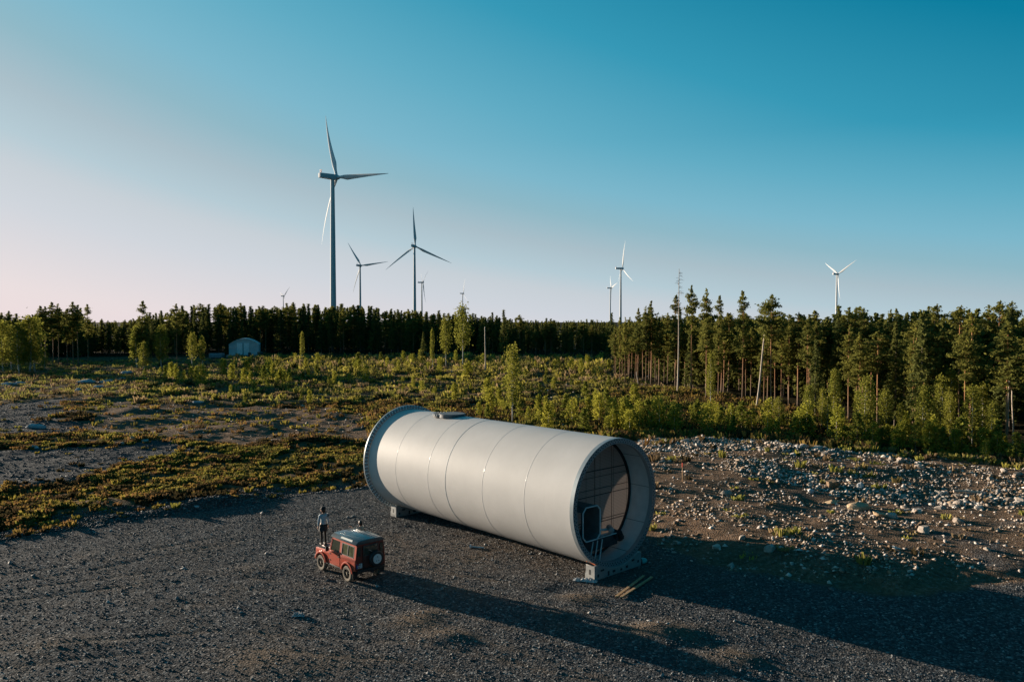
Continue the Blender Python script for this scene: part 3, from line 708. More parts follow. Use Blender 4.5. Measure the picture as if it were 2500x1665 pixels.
sp = empty('spare_wheel', (-2.0, -.22, 1.05), 0); sp.parent = car
b = MB(); b.lathe([(.22, -.10), (.30, -.115), (.345, -.10), (.375, -.05), (.375, .05), (.345, .10), (.22, .10)], 40, 'X', closed=True); b.build('tyre', M['trim'], sp, smooth=True)
b = MB(); b.lathe([(.235, -.085), (.225, -.115), (.12, -.125), (.001, -.125)], 36, 'X'); cvx = b.build('wheel_cover', plain('grey_white_cover', (.66, .68, .68), .5, var=.06), sp, smooth=True)
b = MB()
for yy, zz in ((0, .10), (.06, -.08), (-.06, -.08)): b.bar((-.1275, yy, zz), (-.120, yy, zz), .024, n=12)
b.build_each('stud_hole', M['trim'], cvx)
b = MB(); b.box((.07, 0, 0), (.12, .2, .2)); b.build('bracket', M['trim'], sp)
b = MB()
for x_ in (1.18, -1.18): b.bar((x_, -.7, .37), (x_, .7, .37), .05)
b.box((0, .38, .48), (3.3, .07, .12)); b.box((0, -.38, .48), (3.3, .07, .12)); b.bar((-.2, 0, .48), (-1.9, .45, .42), .03); b.build('chassis', M['trim'], car)
for s in (-1, 1):
    b = MB(); b.box((-1.70, s*.74, .42), (.02, .26, .34)); b.build('mud_flap', M['trim'], car)

# ------------------------------------------------------------------ people
M['skin'] = plain('skin', (.52, .30, .21), .5, var=.06)
M['hair'] = plain('dark_hair', (.02, .014, .01), .5)
def skin_mesh(name, chains, mat, parent, levels=1, root=0):
    """chains: list of lists of (x,y,z,r); shared points are merged"""
    idx = {}; V = []; R = []; E = []
    for ch in chains:
        prev = None
        for p in ch:
            k = tuple(round(c, 4) for c in p[:3])
            if k not in idx: idx[k] = len(V); V.append(p[:3]); R.append(p[3])
            if prev is not None and prev != idx[k]: E.append((prev, idx[k]))
            prev = idx[k]
    me = bpy.data.meshes.new(name); me.from_pydata(V, E, [])
    o = bpy.data.objects.new(name, me); COL.objects.link(o)
    sm = o.modifiers.new('skin', 'SKIN'); sm.use_smooth_shade = True
    for i, r in enumerate(R):
        d = me.skin_vertices[0].data[i]; d.radius = (r, r) if not isinstance(r, tuple) else r; d.use_root = (i == root)
    ss = o.modifiers.new('sub', 'SUBSURF'); ss.levels = levels; ss.render_levels = levels
    dg = bpy.context.evaluated_depsgraph_get(); m2 = bpy.data.meshes.new_from_object(o.evaluated_get(dg))
    bpy.data.objects.remove(o); m2.name = name; m2.materials.clear(); m2.materials.append(mat)
    for p in m2.polygons: p.use_smooth = True
    return link(name, m2, parent)
def head_mesh(parts, face_dir_parent, mats, hat=True, z0=0):
    pass
def hand(wx, wy, wz, dirv, side, curl=.3):
    """five finger chains from a wrist; dirv = main direction"""
    d = Vector(dirv).normalized(); acr = Vector((1, 0, 0)) if abs(d.x) < .7 else Vector((0, 0, 1)); acr = (acr-d*acr.dot(d)).normalized(); nrm = d.cross(acr)*side
    w = Vector((wx, wy, wz)); palm = w+d*.07; out = [[(*w, .026), (*(w+d*.035), .03), (*palm, .03)]]
    for k, (off, ln) in enumerate(((-.027, .062), (-.009, .072), (.009, .068), (.027, .052))):
        a = palm+d*.012+acr*off; b_ = a+d*ln*.5+nrm*curl*.010; c = b_+d*ln*.42+nrm*curl*.025
        out.append([(*palm, .03), (*a, .0095), (*b_, .009), (*c, .0075)])
    th = w+d*.035; a = th-acr*.035+d*.015; b_ = a-acr*.012+d*.03
    out.append([(*th, .03), (*a, .011), (*b_, .009)])
    return out
def make_person(name, loc, rz, arms, skirt, body_mat, top_mat, leg_mat, H=1.66, cap=True, headyaw=0.0):
    """local: faces +x, y to its left; feet at z 0"""
    k = H/1.66
    r = empty(name, loc, rz, k)
    LH, RH = (0, .09, .86), (0, -.09, .86)
    chains = [[(0, 0, .93, .125), (0, 0, 1.06, .105), (0, 0, 1.22, .12), (0, 0, 1.33, .11), (-.005, 0, 1.41, .05), (.01, 0, 1.455, .048)]]
    for s, hx, kx in ((1, -.02, 0), (-1, .03, .02)):
        chains.append([(0, 0, .93, .125), (0, s*.085, .86, .088), (kx+.01, s*.085, .47, .055), (kx-.015, s*.085, .30, .052), (kx-.02, s*.085, .08, .036), (kx+.06, s*.09, .035, .034), (kx+.14, s*.095, .025, .026)])
    for s in (1, -1):
        el, wr = arms[s]
        chains.append([(0, 0, 1.33, .11), (0, s*.15, 1.345, .052), (*el, .036), (*wr, .026)])
        dv = Vector(wr)-Vector(el); chains += hand(*wr, dv, s)
    body = skin_mesh('body', chains, M['skin'], r)
    # head as part of body object: add sculpted head
    hb = bmesh.new(); bmesh.ops.create_icosphere(hb, subdivisions=3, radius=1)
    Rh = Matrix.Rotation(headyaw, 4, 'Z')
    for v in hb.verts:
        p = v.co.copy(); x_, y_, z_ = p
        x2 = x_*.098; y2 = y_*.077; z2 = z_*.118
        if z_ < 0: y2 *= 1+.30*z_*0.9; x2 *= 1+.12*z_
        if x_ > .75: x2 -= (x_-.75)*.03
        g = math.exp(-((y_/.16)**2+((z_+.12)/.20)**2)) if x_ > 0 else 0; x2 += g*.026          # nose
        g = math.exp(-(((abs(y_)-.38)/.16)**2+((z_-.08)/.12)**2)) if x_ > 0 else 0; x2 -= g*.010   # eye sockets
        g = math.exp(-((y_/.3)**2+((z_+.48)/.08)**2)) if x_ > 0 else 0; x2 += g*.007               # lips
        g = math.exp(-(((z_+.05)/.22)**2+((x_+.05)/.16)**2)); y2 += math.copysign(g*.016, y_)      # ears
        v.co = Rh @ Vector((x2+.02, y2, z2+1.555))
    me = bpy.data.meshes.new('t'); hb.to_mesh(me); hb.free()
    bm = bmesh.new(); bm.from_mesh(body.data); bm.from_mesh(me); 
    for f in bm.faces: f.smooth = True
    bm.to_mesh(body.data); bm.free()
    b = MB()
    for s in (-1, 1):
        c = Rh @ Vector((.102, s*.030, 1.567)); b.lathe([(.001, -.012), (.011, -.006), (.012, 0), (.006, .008), (.001, .009)], 10, 'X', c=tuple(c))
    b.build('eyes', M['black'], r, smooth=True)
    # hair
    hb = bmesh.new(); bmesh.ops.create_icosphere(hb, subdivisions=3, radius=1)
    dl = [v for v in hb.verts if (v.co.x > .35 and v.co.z < .38) or v.co.z < -.75]
    bmesh.ops.delete(hb, geom=dl, context='VERTS')
    for v in hb.verts:
        x_, y_, z_ = v.co; v.co = Rh @ Vector((x_*.110+.008, y_*.090, z_*.128+1.562-(.03 if (z_ < -.3 and x_ < 0) else 0)))
    me = bpy.data.meshes.new('hair'); hb.to_mesh(me); hb.free(); me.materials.append(M['hair'])
    for p in me.polygons: p.use_smooth = True
    link('hair', me, r)
    if cap:
        b = MB(); b.lathe([(.118, 0), (.115, .05), (.085, .098), (.04, .118), (.001, .122)], 24, 'Z'); V = [(.02, -.08, .012), (.02, .08, .012)]
        b.hexa([(.07, -.085, -.004), (.20, -.055, -.02), (.20, .055, -.02), (.07, .085, -.004)], [(.07, -.085, .012), (.205, -.055, -.008), (.205, .055, -.008), (.07, .085, .012)])
        c = b.build('cap', plain('dark_cap', (.018, .015, .015), .8), r, smooth=True); c.location = (0.008, 0, 1.60); c.rotation_euler.z = headyaw
    # top: torso shell and sleeves
    ch = [[(0, 0, .88, .15), (0, 0, .98, .145), (0, 0, 1.10, .130), (0, 0, 1.22, .138), (0, 0, 1.325, .125), (0, 0, 1.40, .075)]]
    for s in (1, -1):
        el, wr = arms[s]; wr2 = Vector(el).lerp(Vector(wr), .93)
        ch.append([(0, 0, 1.325, .125), (0, s*.155, 1.338, .070), (*el, .056), (*wr2, .042)])
    skin_mesh('sweater', ch, top_mat, r)
    # skirt / trousers
    if skirt:
        b = MB(); n = 28
        for zz, rr in ((.95, .135), (.86, .165), (.74, .188), (.64, .20), (.64, .185), (.75, .17)):
            b.v += [(rr*math.cos(2*math.pi*i/n)*.85, rr*math.sin(2*math.pi*i/n)*(1+.04*math.sin(7*2*math.pi*i/n)), zz) for i in range(n)]
        b.f += [[j*n+i, j*n+(i+1) % n, (j+1)*n+(i+1) % n, (j+1)*n+i] for j in range(5) for i in range(n)]
        b.build('skirt', plain('black_skirt', (.012, .013, .018), .8), r, smooth=True)
    lm = []
    for s, kx in ((1, 0), (-1, .02)):
        q = 1.0 if skirt else 1.25
        lm.append([(0, 0, .90, .118), (0, s*.085, .84, .098), (kx+.01, s*.085, .47, .062*q), (kx-.015, s*.085, .30, .058*q), (kx-.02, s*.085, .09, .043*q)])
    skin_mesh('leggings' if skirt else 'trousers', lm, leg_mat, r)
    for s, kx in ((1, 0), (-1, .02)):
        b = MB(); b.box((kx+.04, s*.09, .045), (.26, .095, .085)); b.build('shoe', plain('dark_shoe', (.02, .02, .022), .7), r, bevel=.03)
    return r
C0, S0 = math.cos(2.336), math.sin(2.336)
def carw(x_, y_): return (-7.91+C0*x_-S0*y_, 37.5+S0*x_+C0*y_)
hx, hy = carw(1.50, .52)
wom = make_person('person', (hx, hy, 1.105), math.radians(120), {1: ((-.02, .215, 1.07), (.03, .235, .83)), -1: ((-.02, -.215, 1.07), (.03, -.235, .83))}, True, None,
                  plain('grey_blue_sweater', (.36, .42, .46), .85, var=.12, scale=8), plain('black_leggings', (.03, .024, .02), .8), H=1.84, headyaw=math.radians(58))
tag(wom, 'person in grey sweater, black skirt and dark cap standing on the red car', 'person')
px_, py_ = carw(.52, -1.0)
man = make_person('person', (px_, py_, .46), math.radians(134), {1: ((.10, .26, 1.30), (.16, .44, 1.44)), -1: ((-.02, -.21, 1.06), (.06, -.22, .83))}, False, None,
                  plain('sand_shirt', (.42, .37, .28), .85), plain('dark_trousers', (.03, .035, .05), .85), H=1.74, cap=False, headyaw=.1)
tag(man, 'dark haired person behind the red car, head and arm above its roof', 'person')
b = MB(); b.box(carw(.52, -1.0)+(.42,), (.5, .34, .05), rz=2.336); stp = b.build('side_step', M['trim'], None, bevel=.01)
stp.parent = car; stp.matrix_parent_inverse = (Matrix.Translation((-7.91, 37.5, 0)) @ Matrix.Rotation(2.336, 4, 'Z')).inverted()

# ------------------------------------------------------------------ shed in the clearing
sx0, sy0 = at(595, 873); SD = 262.0; sx0 = (595-1250)/FPX*SD
shed = empty('arched_shed', (sx0, SD, 0), math.radians(15))
tag(shed, 'pale arched metal shed with white double doors in front of the dark forest', 'shed')
w2 = 4.75; pts = [(-w2, 0), (w2, 0), (w2, 3.35)]
ar = [(w2*math.cos(math.radians(a)), 3.35+2.05*math.sin(math.radians(a))) for a in range(0, 181, 9)]
ar = [(p[0], 3.35+2.05*(1-(p[0]/w2)**2)) for p in ar]
b = MB(); b.prism([(-w2, 0), (w2, 0)]+ar, 0, 11, 'Y'); b.build('wall', plain('grey_sheet_wall', (.54, .58, .60), .55, var=.12, scale=.8), shed)
b = MB(); o_ = [(p[0]*1.03, p[1]+.14) for p in ar]; i_ = [(p[0]*1.005, p[1]+.01) for p in ar]; b.prism(o_+i_[::-1], -.35, 11.2, 'Y'); b.build('roof', plain('pale_roof_sheet', (.62, .66, .68), .3), shed)
for s in (-1, 1):
    b = MB(); b.box((s*1.02-.25, -.08, 2.02), (1.78, .08, 4.0)); d = b.build('door', plain('white_door', (.92, .94, .95), .5), shed, bevel=.01)
b = MB(); b.box((-.25, -.05, 2.02), (.2, .06, 4.0)); b.build('door_gap', M['trim'], shed)
b = MB(); b.box((0, -.8, -.35), (11, 2.4, .7)); b.build('plinth', plain('concrete', (.28, .28, .28), .8), shed)
shed.location.z = .75
for dx, dy, dims, lab in ((5.9, -1.2, (1.4, 1.2, 1.4), 'black box standing beside the right corner of the arched shed'), (2.4, -1.4, (.8, .8, 1.2), 'dark bin in front of the arched shed, right of its doors')):
    b = MB(); b.box((0, 0, dims[2]/2), dims); b.box((0, 0, dims[2]+.05), (dims[0]*1.06, dims[1]*1.06, .1)); o = b.build('storage_bin', M['darksteel'], None, bevel=.03)
    o.location = (sx0+dx, SD+dy, .35); tag(o, lab, 'bin')
b = MB(); b.box((0, 0, .7), (4.4, 2.2, 1.4)); b.box((0, -1.13, .7), (4.2, .05, 1.2)); 
for k in range(8): b.box((-1.9+.54*k, -1.17, .7), (.08, .05, 1.3))
o = b.build('cargo_container', plain('grey_blue_container', (.22, .26, .30), .6, var=.3), None, bevel=.03); o.location = (sx0-8, SD-3, 0); tag(o, 'low grey container standing left of the arched shed', 'container')

# ------------------------------------------------------------------ wind turbines
def turbine_meshes():
    out = {}
    b = MB(); b.lathe([(2.55, 0), (2.35, 30), (2.0, 80), (1.55, 125.6), (0.001, 125.6)], 32, 'Z'); out['tower'] = b
    b = MB(); sec = lambda x_, w, h, z: [(x_, -w, z-h), (x_, w, z-h), (x_, w, z+h), (x_, -w, z+h)]
    b.hexa([(-12, -1.75, 125.9), (2.6, -1.9, 125.4), (2.6, 1.9, 125.4), (-12, 1.75, 125.9)], [(-12, -1.75, 129.5), (2.6, -1.9, 129.9), (2.6, 1.9, 129.9), (-12, 1.75, 129.5)]); out['nacelle'] = b
    b = MB(); b.lathe([(1.9, 2.5), (2.0, 3.5), (1.9, 5.0), (1.3, 6.3), (.5, 6.9), (.001, 7.0)], 24, 'X', c=(0, 0, 128)); out['hub'] = b
    b = MB(); V = []; n = 12; st = []
    for i in range(26):
        tt = i/25; r_ = 1.2+tt*60.5
        if tt < .05: ch, th = 2.3, 2.2
        else:
            f = min(1, (tt-.05)/.15); ch = 2.3+(4.3-2.3)*f*f*(3-2*f) if tt < .2 else 4.3*(1-(tt-.2)/.8)**.95*.93+.30; th = 2.2*(1-f)+f*max(.12, ch*.22)
            th = th if tt < .2 else ch*(.24-.12*tt)
        tw = math.radians(16*(1-tt)**2+16)
        bend = 1.9+6.3*tt**2
        for k in range(n):
            a = 2*math.pi*k/n; yy = math.cos(a)*ch/2-ch*.18*min(1, tt*5); xx = math.sin(a)*th/2
            V.append((bend+xx*math.cos(tw)-yy*math.sin(tw)+2.3, xx*math.sin(tw)+yy*math.cos(tw), r_))
    b.v = V; b.f = [[i*n+k, i*n+(k+1) % n, (i+1)*n+(k+1) % n, (i+1)*n+k] for i in range(25) for k in range(n)]+[list(range(n))[::-1], list(range(25*n, 26*n))]
    out['blade'] = b
    b = MB(); b.bar((-10.5, .8, 129.5), (-10.5, .8, 131.6), .12); b.bar((-10.5, -.8, 129.5), (-10.5, -.8, 131.6), .12); b.box((-10.5, 0, 130.6), (.9, 2.0, .25)); b.box((-10.5, .8, 131.8), (.6, .6, .6)); b.box((-10.5, -.8, 131.8), (.6, .6, .6)); out['beacon'] = b
    return out
TM = turbine_meshes()
t0 = empty('wind_turbine')
TM['tower'].build('tower', M['white'], t0, smooth=True, auto=.9)
nac = TM['nacelle'].build('nacelle', M['white'], t0, bevel=.35)
TM['beacon'].build('beacon', M['redlamp'], nac)
TM['hub'].build('hub', M['white'], t0, smooth=True)
bl0 = TM['blade'].build('blade', M['white'], t0, smooth=True, auto=1.3); bl0.location = (0, 0, 128)
TUR = [ # px hub, py hub, psi, phi, label
 (825.2, 435.3, 58, -4, 'largest and nearest white wind turbine, nacelle seen from its side above the forest'),
 (882.5, 649, 33, 6.5, 'mid sized wind turbine just right of the largest one, one blade pointing up left'),
 (1014.6, 602.3, 17.5, -25, 'second tallest wind turbine, seen face on with one blade straight up'),
 (694.3, 723, 64, 42, 'tiny wind turbine left of the largest one, blades forming a V over the trees'),
 (1033.5, 689.6, 102, 142, 'small turbine close to the right of the second tallest, rotor nearly edge on'),
 (1132, 716.6, 80, 90, 'tiny turbine above the birch tops left of the tube, one blade straight up'),
 (1492.6, 703.4, 76, 15, 'small turbine just left of the tall thin one, above the forest right of centre'),
 (1519.6, 655.7, 72, -30, 'slender turbine right of centre with one bright blade slanting down right'),
 (2045, 669.4, 48, 30, 'white turbine alone over the right forest, two sunlit blades in a V')]
for i, (px, py, psi, phi, lab) in enumerate(TUR):
    d = (128-CAMH)*FPX/(HOR-py)
    if i == 0: r = t0
    else:
        r = t0.copy(); COL.objects.link(r)
        for ch in list(t0.children):
            if ch.name.startswith('blade') and ch is not bl0: continue
            c = ch.copy(); COL.objects.link(c); c.parent = r
            for g2 in list(ch.children): e = g2.copy(); COL.objects.link(e); e.parent = c
    wx = (px-1250)/FPX*d
    view = math.atan2(px-1250, FPX); heading = view+math.radians(psi)   # clockwise from +y
    r.rotation_euler.z = math.pi/2-heading
    r.location = (wx-4.3*math.sin(heading), d-4.3*math.cos(heading), 0)
    blades = [c for c in r.children if c.name.startswith('blade')]
    for k in range(3):
        if k < len(blades): bb = blades[k]
        else: bb = blades[0].copy(); COL.objects.link(bb); bb.parent = r
        ph = math.radians(phi+120*k)      # blade along (0,-cos,sin)
        bb.location = (0, 0, 128); bb.rotation_euler = (math.pi/2-ph, 0, 0)
        bb.rotation_euler = (math.atan2(math.cos(ph), math.sin(ph)), 0, 0)
    tag(r, lab, 'wind turbine', 'wind turbines beyond the forest')

# ------------------------------------------------------------------ vegetation meshes
def cards(C, size, r, flat=0.0, asp=.6):
    """quads of random orientation round centres"""
    n = len(C); a = r.standard_normal((n, 3)); a[:, 2] *= (1-flat); a /= np.linalg.norm(a, axis=1)[:, None]
    b = r.standard_normal((n, 3)); b[:, 2] *= (1-flat); b -= a*np.sum(a*b, 1)[:, None]; b /= np.linalg.norm(b, axis=1)[:, None]
    s = (size*(.6+.8*r.random(n)))[:, None] if np.ndim(size) == 0 else size[:, None]
    V = np.stack([C-a*s, C+b*s*asp, C+a*s, C-b*s*asp], 1).reshape(-1, 3)
    F = np.arange(4*n).reshape(-1, 4); return V, F
def trunk(H, r0, r1, bend, r, n=7, z0=-.6, stubs=0):
    k = 7; b = MB(); P = []; ph = r.random()*6.3
    for i in range(k):
        t_ = i/(k-1); P.append((bend*math.sin(t_*2.6)*math.cos(ph), bend*math.sin(t_*2.6)*math.sin(ph), z0+(H-z0)*t_))
    b.path(P, [r0+(r1-r0)*(i/(k-1))**.8 for i in range(k)], n)
    for _ in range(stubs):
        zz = H*(.25+.5*r.random()); a = r.random()*6.3; L = .4+.9*r.random()
        b.bar((0, 0, zz), (math.cos(a)*L, math.sin(a)*L, zz-.1+.3*r.random()), .025, .01, n=4, caps=False)
    return b
def pine_crown(r, H, base, R, nb, tall=False):
    C = []; B = MB()
    nw = max(9, nb//7); sk = r.random(nw)
    for i in range(nb):
        t_ = (int(r.random()*nw)+.5+.35*(r.random()-.5))/nw if i % 2 else r.random()
        zz = H*(base+(1-base)*t_)
        prof = ((1-t_)**(.62 if not tall else .4)*1.15)*(1-.5*math.exp(-(t_/.16)**2))
        L = min(R*prof*(.35+.85*r.random())*(.65+.6*sk[int(min(.999, t_)*nw)])+.12, .10+R*(1-t_)*2.1); a = r.random()*6.283; rise = .02+.40*t_
        m = max(2, int(L*4.2))
        for j in range(m):
            u_ = .25+.75*(j+r.random())/m
            c = np.array([math.cos(a)*L*u_, math.sin(a)*L*u_, zz+L*u_*rise+.12*r.standard_normal()])
            q = 7 if u_ > .5 else 4
            q += 3; sg = min(1, (1-t_)*4.5+.2); C.append(c+r.standard_normal((q if t_ < .9 else 3, 3))*np.array([.20*sg, .20*sg, .075]))
        if L > .5: B.bar((0, 0, zz), (math.cos(a)*L*.9, math.sin(a)*L*.9, zz+L*.9*rise), .03, .008, n=4, caps=False)
    zt = H*(1-.11*r.random(26)**1.3); C.append(np.stack([.07*r.standard_normal(26), .07*r.standard_normal(26), zt+.05], 1))
    return np.concatenate(C), B
def spruce_crown(r, H, base, R, nb):
    C = []
    for i in range(nb):
        t_ = (i+r.random())/nb; zz = H*(base+(1-base)*t_); L = R*(1-t_)**.85*(.7+.45*r.random())+.08; a = r.random()*6.283
        m = max(2, int(L*5))
        for j in range(m):
            u_ = .15+.85*(j+r.random())/m
            c = np.array([math.cos(a)*L*u_, math.sin(a)*L*u_, zz-L*u_*.30+.05*r.standard_normal()])
            C.append(c+r.standard_normal((7, 3))*np.array([.13, .13, .09]))
    return np.concatenate(C)
def birch_crown(r, H, base, R, nl=26, per=85, sq=1.0):
    C = []; B = MB()
    for i in range(nl):
        t_ = (i+.5)/nl; zz = H*(base+(1-base)*t_); rad = R*math.sin(math.pi*min(1, .18+.80*t_))**.7*(.5+.6*r.random())
        a = i*2.4+r.random(); c = np.array([math.cos(a)*rad*.6, math.sin(a)*rad*.6, zz]); s = R*(.30+.15*r.random())
        C.append(c+r.standard_normal((per, 3))*np.array([s*.62, s*.62, s*.75*sq]))
        B.bar((0, 0, max(zz-rad*.8, H*base*.6)), tuple(c), .035, .012, n=4, caps=False)
    return np.concatenate(C), B
def mk(name, C, size, mat, r, flat=.3, asp=.6):
    V, F = cards(C, size, r, flat, asp); return fastmesh(name, V, F, mat)
def mesh_of(b, name, mat):
    o = b.build(name, mat); me = o.data; bpy.data.objects.remove(o)
    for p in me.polygons: p.use_smooth = True
    return me
VAR = {}   # kind -> list of (trunk mesh, crown mesh, height)
def reg(kind, tr, cr_, H): VAR.setdefault(kind, []).append((tr, cr_, H))
for s in range(6):
    r = np.random.default_rng(100+s); H = 15
    C, B = pine_crown(r, H, (.56, .46, .60, .40, .50, .62)[s], (1.9, 1.7, 2.2, 1.6, 2.0, 2.4)[s], (78, 92, 74, 100, 86, 74)[s], s in (2, 5))
    t_ = trunk(H*.97, .125, .035, .15, r, stubs=8); t_.add(B.v, B.f)
    reg('pine_tree', mesh_of(t_, 'trunk', M['pinebark']), mk('crown', C, .155, M['pine'], r), H)
for s in range(3):
    r = np.random.default_rng(200+s); H = 14
    C = spruce_crown(r, H, (.10, .18, .12)[s], (1.9, 1.6, 2.1)[s], 150)
    reg('spruce_tree', mesh_of(trunk(H*.97, .16, .03, .08, r), 'trunk', M['bark']), mk('crown', C, .15, M['spruce'], r), H)
for s in range(4):
    r = np.random.default_rng(300+s); H = 10
    C, B = birch_crown(r, H, (.25, .38, .3, .2)[s], (1.5, 1.7, 1.3, 1.6)[s])
    t_ = trunk(H*.95, .11, .02, .25, r); t_.add(B.v, B.f)
    reg('birch_tree', mesh_of(t_, 'trunk', M['birchbark']), mk('crown', C, .13, M['birch'], r, .1, .75), H)
for s in range(4):
    r = np.random.default_rng(400+s); H = 3
    C, B = birch_crown(r, H, .08, (.75, .6, .9, .55)[s], 14, 60)
    C = C[C[:, 2] > .05]
    t_ = trunk(H*.9, .035, .01, .08, r, n=5, z0=-.3)
    reg('young_birch', mesh_of(t_, 'stem', M['birchbark']), mk('foliage', C, .085, M['sapl'], r, .1, .75), H)
for s in range(3):
    r = np.random.default_rng(500+s); H = 3
    C = []
    for i in range(60):
        tt = (i+r.random())/60; L = (.95, .8, 1.05)[s]*(1-tt)**.8*(.6+.5*r.random())+.05; a = r.random()*6.28
        for j in range(3):
            u_ = .3+.7*(j+r.random())/3; C.append(np.array([math.cos(a)*L*u_, math.sin(a)*L*u_, H*(.06+.92*tt)+L*u_*.35])+r.standard_normal((5, 3))*.07)
    reg('young_pine', mesh_of(trunk(H*.9, .04, .01, .03, r, n=5, z0=-.3), 'stem', M['bark']), mk('foliage', np.concatenate(C), .12, M['ypine'], r, .1, .45), H)

placed = []; gA_ = 'tall pines standing above the right forest'
def tree(kind, x_, y_, H, label, group, var=None, rx=0., ry=0., wide=1.0, cat=None):
    if group == gA_ and wide < 1.1: wide *= .82
    vs = VAR[kind]; i = random.randrange(len(vs)) if var is None else var; tm, cm, h0 = vs[i]; k = H/h0
    r = empty(kind, (x_, y_, gz(x_, y_) if y_ < 300 else 0), random.random()*6.28, (k*wide, k*wide, k)); r.rotation_euler.x = rx; r.rotation_euler.y = ry
    link(tm.name.split('.')[0], tm, r); link(cm.name.split('.')[0], cm, r)
    placed.append((x_, y_)); return tag(r, label, cat or ('tree' if 'young' not in kind else 'sapling'), group)
def from_px(px, py, top, z=0):
    X0, Y0 = at(px, py); H = CAMH+(HOR-top)/FPX*Y0; return X0, Y0, max(1.0, H)
def zA(x_, y_): return 1450+x_/3.0145, 600+y_/3.0145
def zB(x_, y_): return 1950+x_/3.136, 620+y_/3.136
def zC(x_, y_): return 1000+x_/4.356, 700+y_/4.356
def zD(x_, y_): return x_/2.5286, 700+y_/2.5286
# trees one can point at
def named(kind, base, top, label, var=None, wide=1.0, group='trees one can tell apart in the woods'):
    X0, Y0, H = from_px(base[0], base[1], top[1]); return tree(kind, X0, Y0, H, label, group, var, wide=wide)
gA = 'tall pines standing above the right forest'
named('pine_tree', zA(715, 1110), zA(740, 310), 'tall slender pine with small crown, just right of the bare dead spar', 0, .75, gA)
named('pine_tree', zA(600, 1060), zA(590, 365), 'dark pine directly behind the bare dead spar', 3, 1.0, gA)
named('pine_tree', zA(825, 1140), zA(848, 318), 'tall pine with sunlit trunk, second to the right of the dead spar', 1, .95, gA)
named('pine_tree', zA(920, 1100), zA(930, 395), 'darker pine with a long narrow crown beside the second tall pine', 3, .85, gA)
named('pine_tree', zA(1090, 1160), zA(1100, 342), 'tall pointed pine with orange lit trunk, left of the leaning dead trunk', 3, .95, gA)
named('pine_tree', zA(1305, 1220), zA(1310, 368), 'pine with broad rounded dark top, right of the leaning dead trunk', 5, 1.05, gA)
named('pine_tree', zA(1275, 1180), zA(1235, 400), 'broad topped pine just left of the rounded dark pine', 2, .9, gA)
named('pine_tree', zA(1430, 1200), zA(1450, 560), 'dark mid height pine with two lit trunk stems beside it, right of the leaning trunk', 3, .9, gA)
named('pine_tree', zA(1590, 1200), zA(1600, 555), 'shaggy pine with lit orange trunk, below the skyline right of the tall group', 1, .95, gA)
named('pine_tree', zA(380, 1050), zA(385, 470), 'pine at the left edge of the right forest, third stem in', 1, .8, gA)
named('pine_tree', zA(420, 1040), zA(430, 428), 'tallest pine in the left part of the right forest, before the dead spar', 0, .85, gA)
named('pine_tree', zA(325, 1045), zA(335, 478), 'thin pine beside the cut snag at the left edge of the right forest', 3, .7, gA)
named('pine_tree', zA(190, 1030), zA(200, 545), 'leftmost pine of the right forest', 3, .8, gA)
named('pine_tree', zA(230, 1040), zA(235, 540), 'second pine from the left edge of the right forest', 1, .8, gA)
named('pine_tree', zB(75, 1180), zB(95, 520), 'shaggy pine with lit trunk below the lone right turbine, at its left', 1, .9, gA)
named('pine_tree', zB(483, 1110), zB(490, 485), 'broad shaggy pine with long sunlit trunk, right of the lone right turbine', 3, 1.2, gA)
named('pine_tree', zB(740, 1150), zB(745, 430), 'narrow dark pine in the middle of the far right woods', 3, .8, gA)
named('pine_tree', zB(985, 1150), zB(1010, 400), 'dark tall pine left of the twin lit trunks at the far right', 0, .9, gA)
named('pine_tree', zB(1300, 1400), zB(1315, 650), 'shorter pine with twin lit trunks standing in front of the far right woods', 0, .95, gA)
named('pine_tree', zB(1530, 1230), zB(1510, 345), 'tallest pine near the right edge of the photo', 2, 1.0, gA)
named('pine_tree', zB(1620, 1200), zB(1580, 365), 'broad pine beside the tallest one near the right edge', 5, 1.0, gA)
named('pine_tree', zB(1760, 1250), zB(1740, 450), 'pine cut by the right edge of the photo', 2, 1.1, gA)
gB = 'young birches along the foot of the right forest'
for bs, tp, lab, vv, wd in ((zA(860, 1180), zA(870, 810), 'slender light birch in front of the tall pines, right of the dead spar', 3, .8), (zB(780, 1400), zB(790, 1150), 'small round birch with white stem at the far right wood edge', 1, .95),
    (zB(920, 1420), zB(930, 1120), 'thin birch with white stem beside the small round one', 0, .8), (zB(1085, 1430), zB(1065, 940), 'taller full birch in the middle of the far right wood edge', 3, .9),
    (zB(1400, 1430), zB(1400, 1000), 'bushy bright birch to the right of the twin pine trunks', 3, 1.15), (zB(180, 1370), zB(170, 1050), 'light birch at the wood edge below the lone right turbine', 3, .8),
    (zB(275, 1360), zB(280, 900), 'tall thin birch with light crown right below the lone turbine', 2, .9), (zB(450, 1400), zB(460, 1060), 'narrow birch in front of the broad shaggy pine', 2, .95), (zB(1160, 1380), zB(1160, 900), 'loose birch leaning against the dark woods, left of the twin pine trunks', 1, .8)):
    named('birch_tree', bs, tp, lab, vv, wd, gB)
